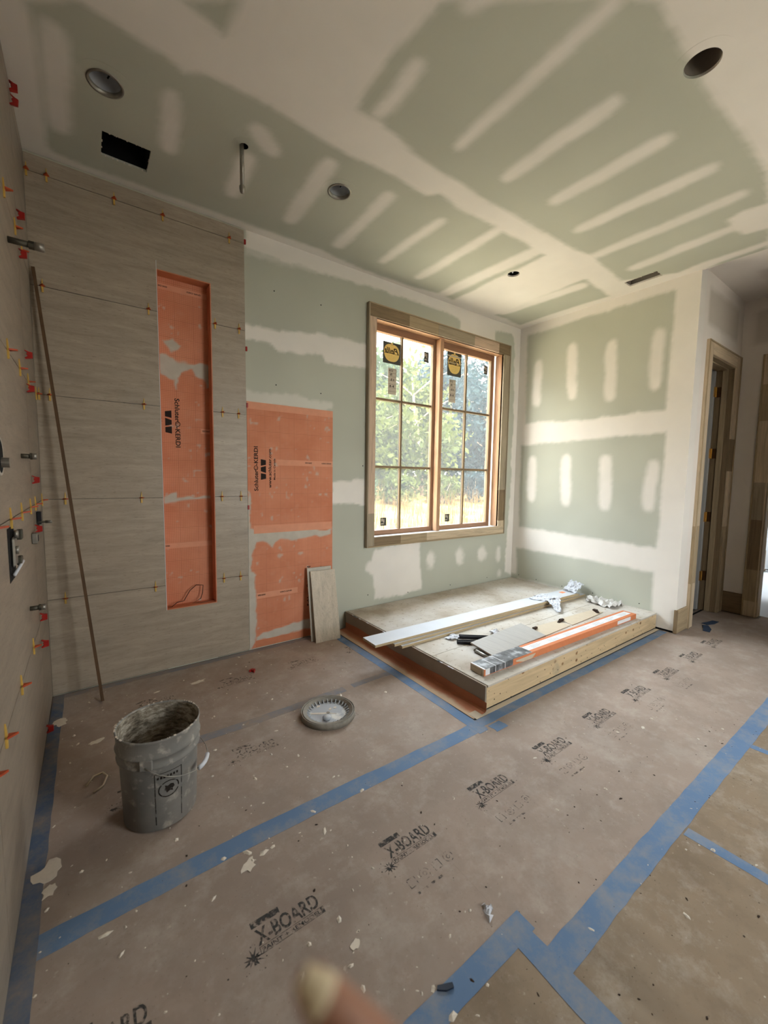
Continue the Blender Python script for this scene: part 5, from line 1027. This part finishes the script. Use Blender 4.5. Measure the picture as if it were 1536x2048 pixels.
def leaves(c, rad, n, size, rr, clusters=26):
    C = rr.randn(clusters, 3); C /= np.linalg.norm(C, axis=1)[:, None]; C *= (0.35+0.65*rr.rand(clusters, 1)**0.5); C = C*np.array(rad)
    k = rr.randint(0, clusters, n); P = C[k] + rr.randn(n, 3)*np.array(rad)*0.17; P = P + np.array(c)
    a = rr.randn(n, 3); a /= np.linalg.norm(a, axis=1)[:, None]; b = np.cross(a, rr.randn(n, 3)); b /= np.linalg.norm(b, axis=1)[:, None]
    s = size*(0.6+0.8*rr.rand(n, 1)); V = np.stack([P-a*s, P-b*s*0.45, P+a*s, P+b*s*0.45], 1).reshape(-1, 3)
    return V, np.arange(4*n).reshape(-1, 4)
def tree(x, y, h, r, kind, label, seed, n=5200, lean=(0, 0), bark=0.11, low=0.28, ls=0.13):
    rr = np.random.RandomState(seed); z = gh(x, y); t = tag(empty('tree', (x, y, z)), label, 'tree', 'trees outside the window')
    V, F = leaves((lean[0], lean[1], h*(0.5+low/2)), (r, r, h*(0.5-low/2)), n, ls, rr, 34); me = bpy.data.meshes.new('crown'); me.from_pydata(V.tolist(), [], F.tolist()); me.update(); link('crown', me, M_LEAF[kind], t)
    bm = bmesh.new(); tube(bm, [(0, 0, -0.1), (lean[0]*0.35+0.1, lean[1]*0.3, h*0.35), (lean[0]*0.8, lean[1]*0.8, h*0.7), (lean[0], lean[1], h*0.92)], [bark, bark*0.8, bark*0.5, bark*0.15], 9)
    for k in range(7):
        a = rr.rand()*6.28; z0 = h*(0.3+0.5*rr.rand()); f = z0/h; tube(bm, [(lean[0]*f, lean[1]*f, z0), (lean[0]*f+math.cos(a)*r*0.35, lean[1]*f+math.sin(a)*r*0.35, z0+0.5), (lean[0]*f+math.cos(a)*r*0.75, lean[1]*f+math.sin(a)*r*0.75, z0+0.8)], [bark*0.35, bark*0.22, bark*0.06], 6)
    obj('trunk', bm, M_BARK, t, True); return t
TREES = [(9.2, 10.6, 3.6, 1.6, 0, 'yellow-green tree seen through the first sash', (0.2, 0)), (12.0, 10.4, 5.4, 2.0, 0, 'bushy yellow-green tree with a pale leaning trunk behind the middle of the window', (-0.5, 0.2)), (15.6, 10.0, 6.4, 2.0, 2, 'blue-green tree filling the second sash', (0, 0)),
         (13.2, 15.0, 6.6, 2.4, 1, 'tall green tree further back, left of the mullion', (0.3, 0)), (17.6, 14.4, 7.4, 2.4, 2, 'tall hazy tree further back, behind the second sash', (0, 0)), (20.4, 11.4, 7.6, 2.4, 2, 'hazy dark tree at the far right of the view', (0, 0)),
         (16.0, 20.0, 7.8, 2.9, 1, 'far tall tree in the second row behind the first sash', (0, 0)), (22.0, 19.0, 9.0, 3.0, 2, 'far tall tree in the second row behind the second sash', (0, 0)), (27.0, 17.0, 9.6, 3.2, 2, 'farthest tree on the right of the view', (0, 0)), (10.6, 20.0, 5.0, 2.6, 1, 'distant tree at the left end of the view', (0, 0))]
for i, (x, y, h, r, k, lab, ln) in enumerate(TREES): tree(x, y, h, r, k, lab, 60+i, lean=ln, n=6500 if i < 3 else 4200 if i < 6 else 2800, low=0.04, ls=0.125 if i < 3 else 0.21 if i < 6 else 0.36)
def sky_block_trees(seed):
    rr = np.random.RandomState(seed); Vs = []; Fs = []; n0 = 0
    for k in range(16):
        x = -15+1.38*k+rr.rand()*0.8; y = 10.5+3.5*rr.rand(); h = 6.5+2.2*rr.rand(); V, F = leaves((x, y, h*0.5-0.3), (1.9, 1.6, h*0.52), 420, 0.34, rr, 22); Vs.append(V); Fs.append(F+n0); n0 += len(V)
    me = bpy.data.meshes.new('sky_block_trees'); me.from_pydata(np.concatenate(Vs).tolist(), [], np.concatenate(Fs).tolist()); me.update(); tag(link('sky_block_trees', me, M_LEAF[1]), 'unseen row of trees left of the window view, added to block low sky light', 'woods', None, 'stuff')
sky_block_trees(77)  # out of view, added to cut low sky light on the right wall
def shrub(x, y, h, r, kind, label, seed):
    rr = np.random.RandomState(seed); t = tag(empty('shrub', (x, y, gh(x, y))), label, 'shrub', 'shrubs outside the window'); V, F = leaves((0, 0, h*0.55), (r, r, h*0.45), 1500, 0.10, rr, 22); me = bpy.data.meshes.new('foliage'); me.from_pydata(V.tolist(), [], F.tolist()); me.update(); link('foliage', me, M_LEAF[kind], t)
    bm = bmesh.new()
    for k in range(6): a = rr.rand()*6.28; tube(bm, [(0, 0, -0.05), (math.cos(a)*r*0.3, math.sin(a)*r*0.3, h*0.4), (math.cos(a)*r*0.7, math.sin(a)*r*0.7, h*0.8)], [0.02, 0.014, 0.005], 5)
    obj('stems', bm, M_BARK, t)
SH = [(7.6, 8.8, 1.1, 0.7, 1, 'low green shrub at the left foot of the trees'), (9.4, 8.7, 1.0, 0.7, 0, 'yellow-green shrub in front of the first trees'), (11.3, 8.4, 1.0, 0.7, 0, 'bright shrub below the leaning trunk'), (13.0, 8.3, 1.2, 0.75, 2, 'grey-green shrub behind the second sash'), (14.9, 8.0, 1.2, 0.8, 1, 'green shrub at the right foot of the trees'), (10.6, 5.0, 0.9, 0.45, 1, 'small bright shrub standing in the dry grass on the right')]
for i, (x, y, h, r, k, lab) in enumerate(SH): shrub(x, y, h, r, k, lab, 90+i)
def grass(n, seed):
    rr = np.random.RandomState(seed); X = 2.5+rr.rand(n)*13; Y = 1.4+rr.rand(n)**1.6*7.0; Z = gz(X, Y); L = 0.25+0.8*rr.rand(n)**2.2*(0.5+1.0*vnoise(X, Y, 0.9, 5)); a = rr.rand(n)*6.28; b = 0.35*rr.rand(n)*L; w = 0.007
    dx, dy = np.cos(a), np.sin(a); base = np.stack([X, Y, Z-0.02], -1); side = np.stack([-dy*w, dx*w, np.zeros(n)], -1); mid = base+np.stack([dx*b*0.35, dy*b*0.35, L*0.6], -1); tip = base+np.stack([dx*b, dy*b, L], -1)
    V = np.stack([base-side, base+side, mid+side*0.8, mid-side*0.8, tip], 1).reshape(-1, 3); i = np.arange(n)*5; F = [(k, k+1, k+2, k+3) for k in i] + [(k+3, k+2, k+4) for k in i]
    me = bpy.data.meshes.new('dry_grass'); me.from_pydata(V.tolist(), [], F); me.update(); tag(link('dry_grass', me, M_STRAW), 'tall dry straw grass growing outside below the window', 'grass', None, 'stuff')
grass(5200, 8)

# ---------------------------------------------------------------- fingertip of the photographer, close to the lens
def cam_pt(px, py, depth): return CAM + depth*(CF + (px-768)/818.9752*CR - (py-1024)/818.9752*CU)
fing = tag(empty('person', cam_pt(700, 2100, 0.088)), 'blurred fingertip of the person taking the picture at the bottom edge', 'person'); bpy.context.view_layer.update()
ax = [cam_pt(598, 1946, 0.0905), cam_pt(612, 1962, 0.0900), cam_pt(640, 1995, 0.0895), cam_pt(680, 2040, 0.0890), cam_pt(735, 2100, 0.0885), cam_pt(800, 2175, 0.0875), cam_pt(880, 2270, 0.085), cam_pt(960, 2390, 0.085)]
rd = [0.0018, 0.0038, 0.0050, 0.0057, 0.0064, 0.0070, 0.0084, 0.0095]
bm = bmesh.new(); tube(bm, ax, rd, 20)
pc = cam_pt(1080, 2560, 0.090)   # the hand behind it, outside the picture, curled round the phone
tube(bm, [ax[-1], ax[-1].lerp(pc, 0.5), pc, cam_pt(1180, 2760, 0.10), cam_pt(1250, 2950, 0.11)], [0.0095, 0.013, 0.024, 0.030, 0.026], 16)
for k, (ddx, ddy) in enumerate(((230, -60), (330, 60), (400, 190))):
    a0 = cam_pt(1100+ddx*0.25, 2600+ddy*0.3, 0.092); tube(bm, [a0, cam_pt(1080+ddx, 2450+ddy, 0.082), cam_pt(1120+ddx*1.5, 2360+ddy, 0.095), cam_pt(1190+ddx*1.6, 2420+ddy, 0.108)], [0.0095, 0.0088, 0.0080, 0.006], 12)
o = obj('hand', bm, M_SKIN, None, True); kid(o, fing); m = o.modifiers.new('smooth', 'SUBSURF'); m.levels = 1; m.render_levels = 1
bm = bmesh.new(); dirv = (ax[3]-ax[1]).normalized(); nrm = (CAM-ax[2]).normalized(); nrm = (nrm*0.75+CU*0.55-CR*0.25).normalized(); nrm = (nrm-dirv*nrm.dot(dirv)).normalized(); sd = dirv.cross(nrm); g = []
for i in range(8):
    u = i/7; row = []
    c = ax[0].lerp(ax[2], u*0.98); r = 0.0024+(0.0051-0.0024)*min(1, u*1.25)
    for j in range(7):
        th = (j/6-0.5)*1.55; row.append(bm.verts.new(c + (nrm*math.cos(th)+sd*math.sin(th))*(r+0.0005)))
    g.append(row)
for i in range(7):
    for j in range(6): bm.faces.new((g[i][j], g[i][j+1], g[i+1][j+1], g[i+1][j]))
o = obj('fingernail', bm, M_NAIL, None, True); kid(o, fing)
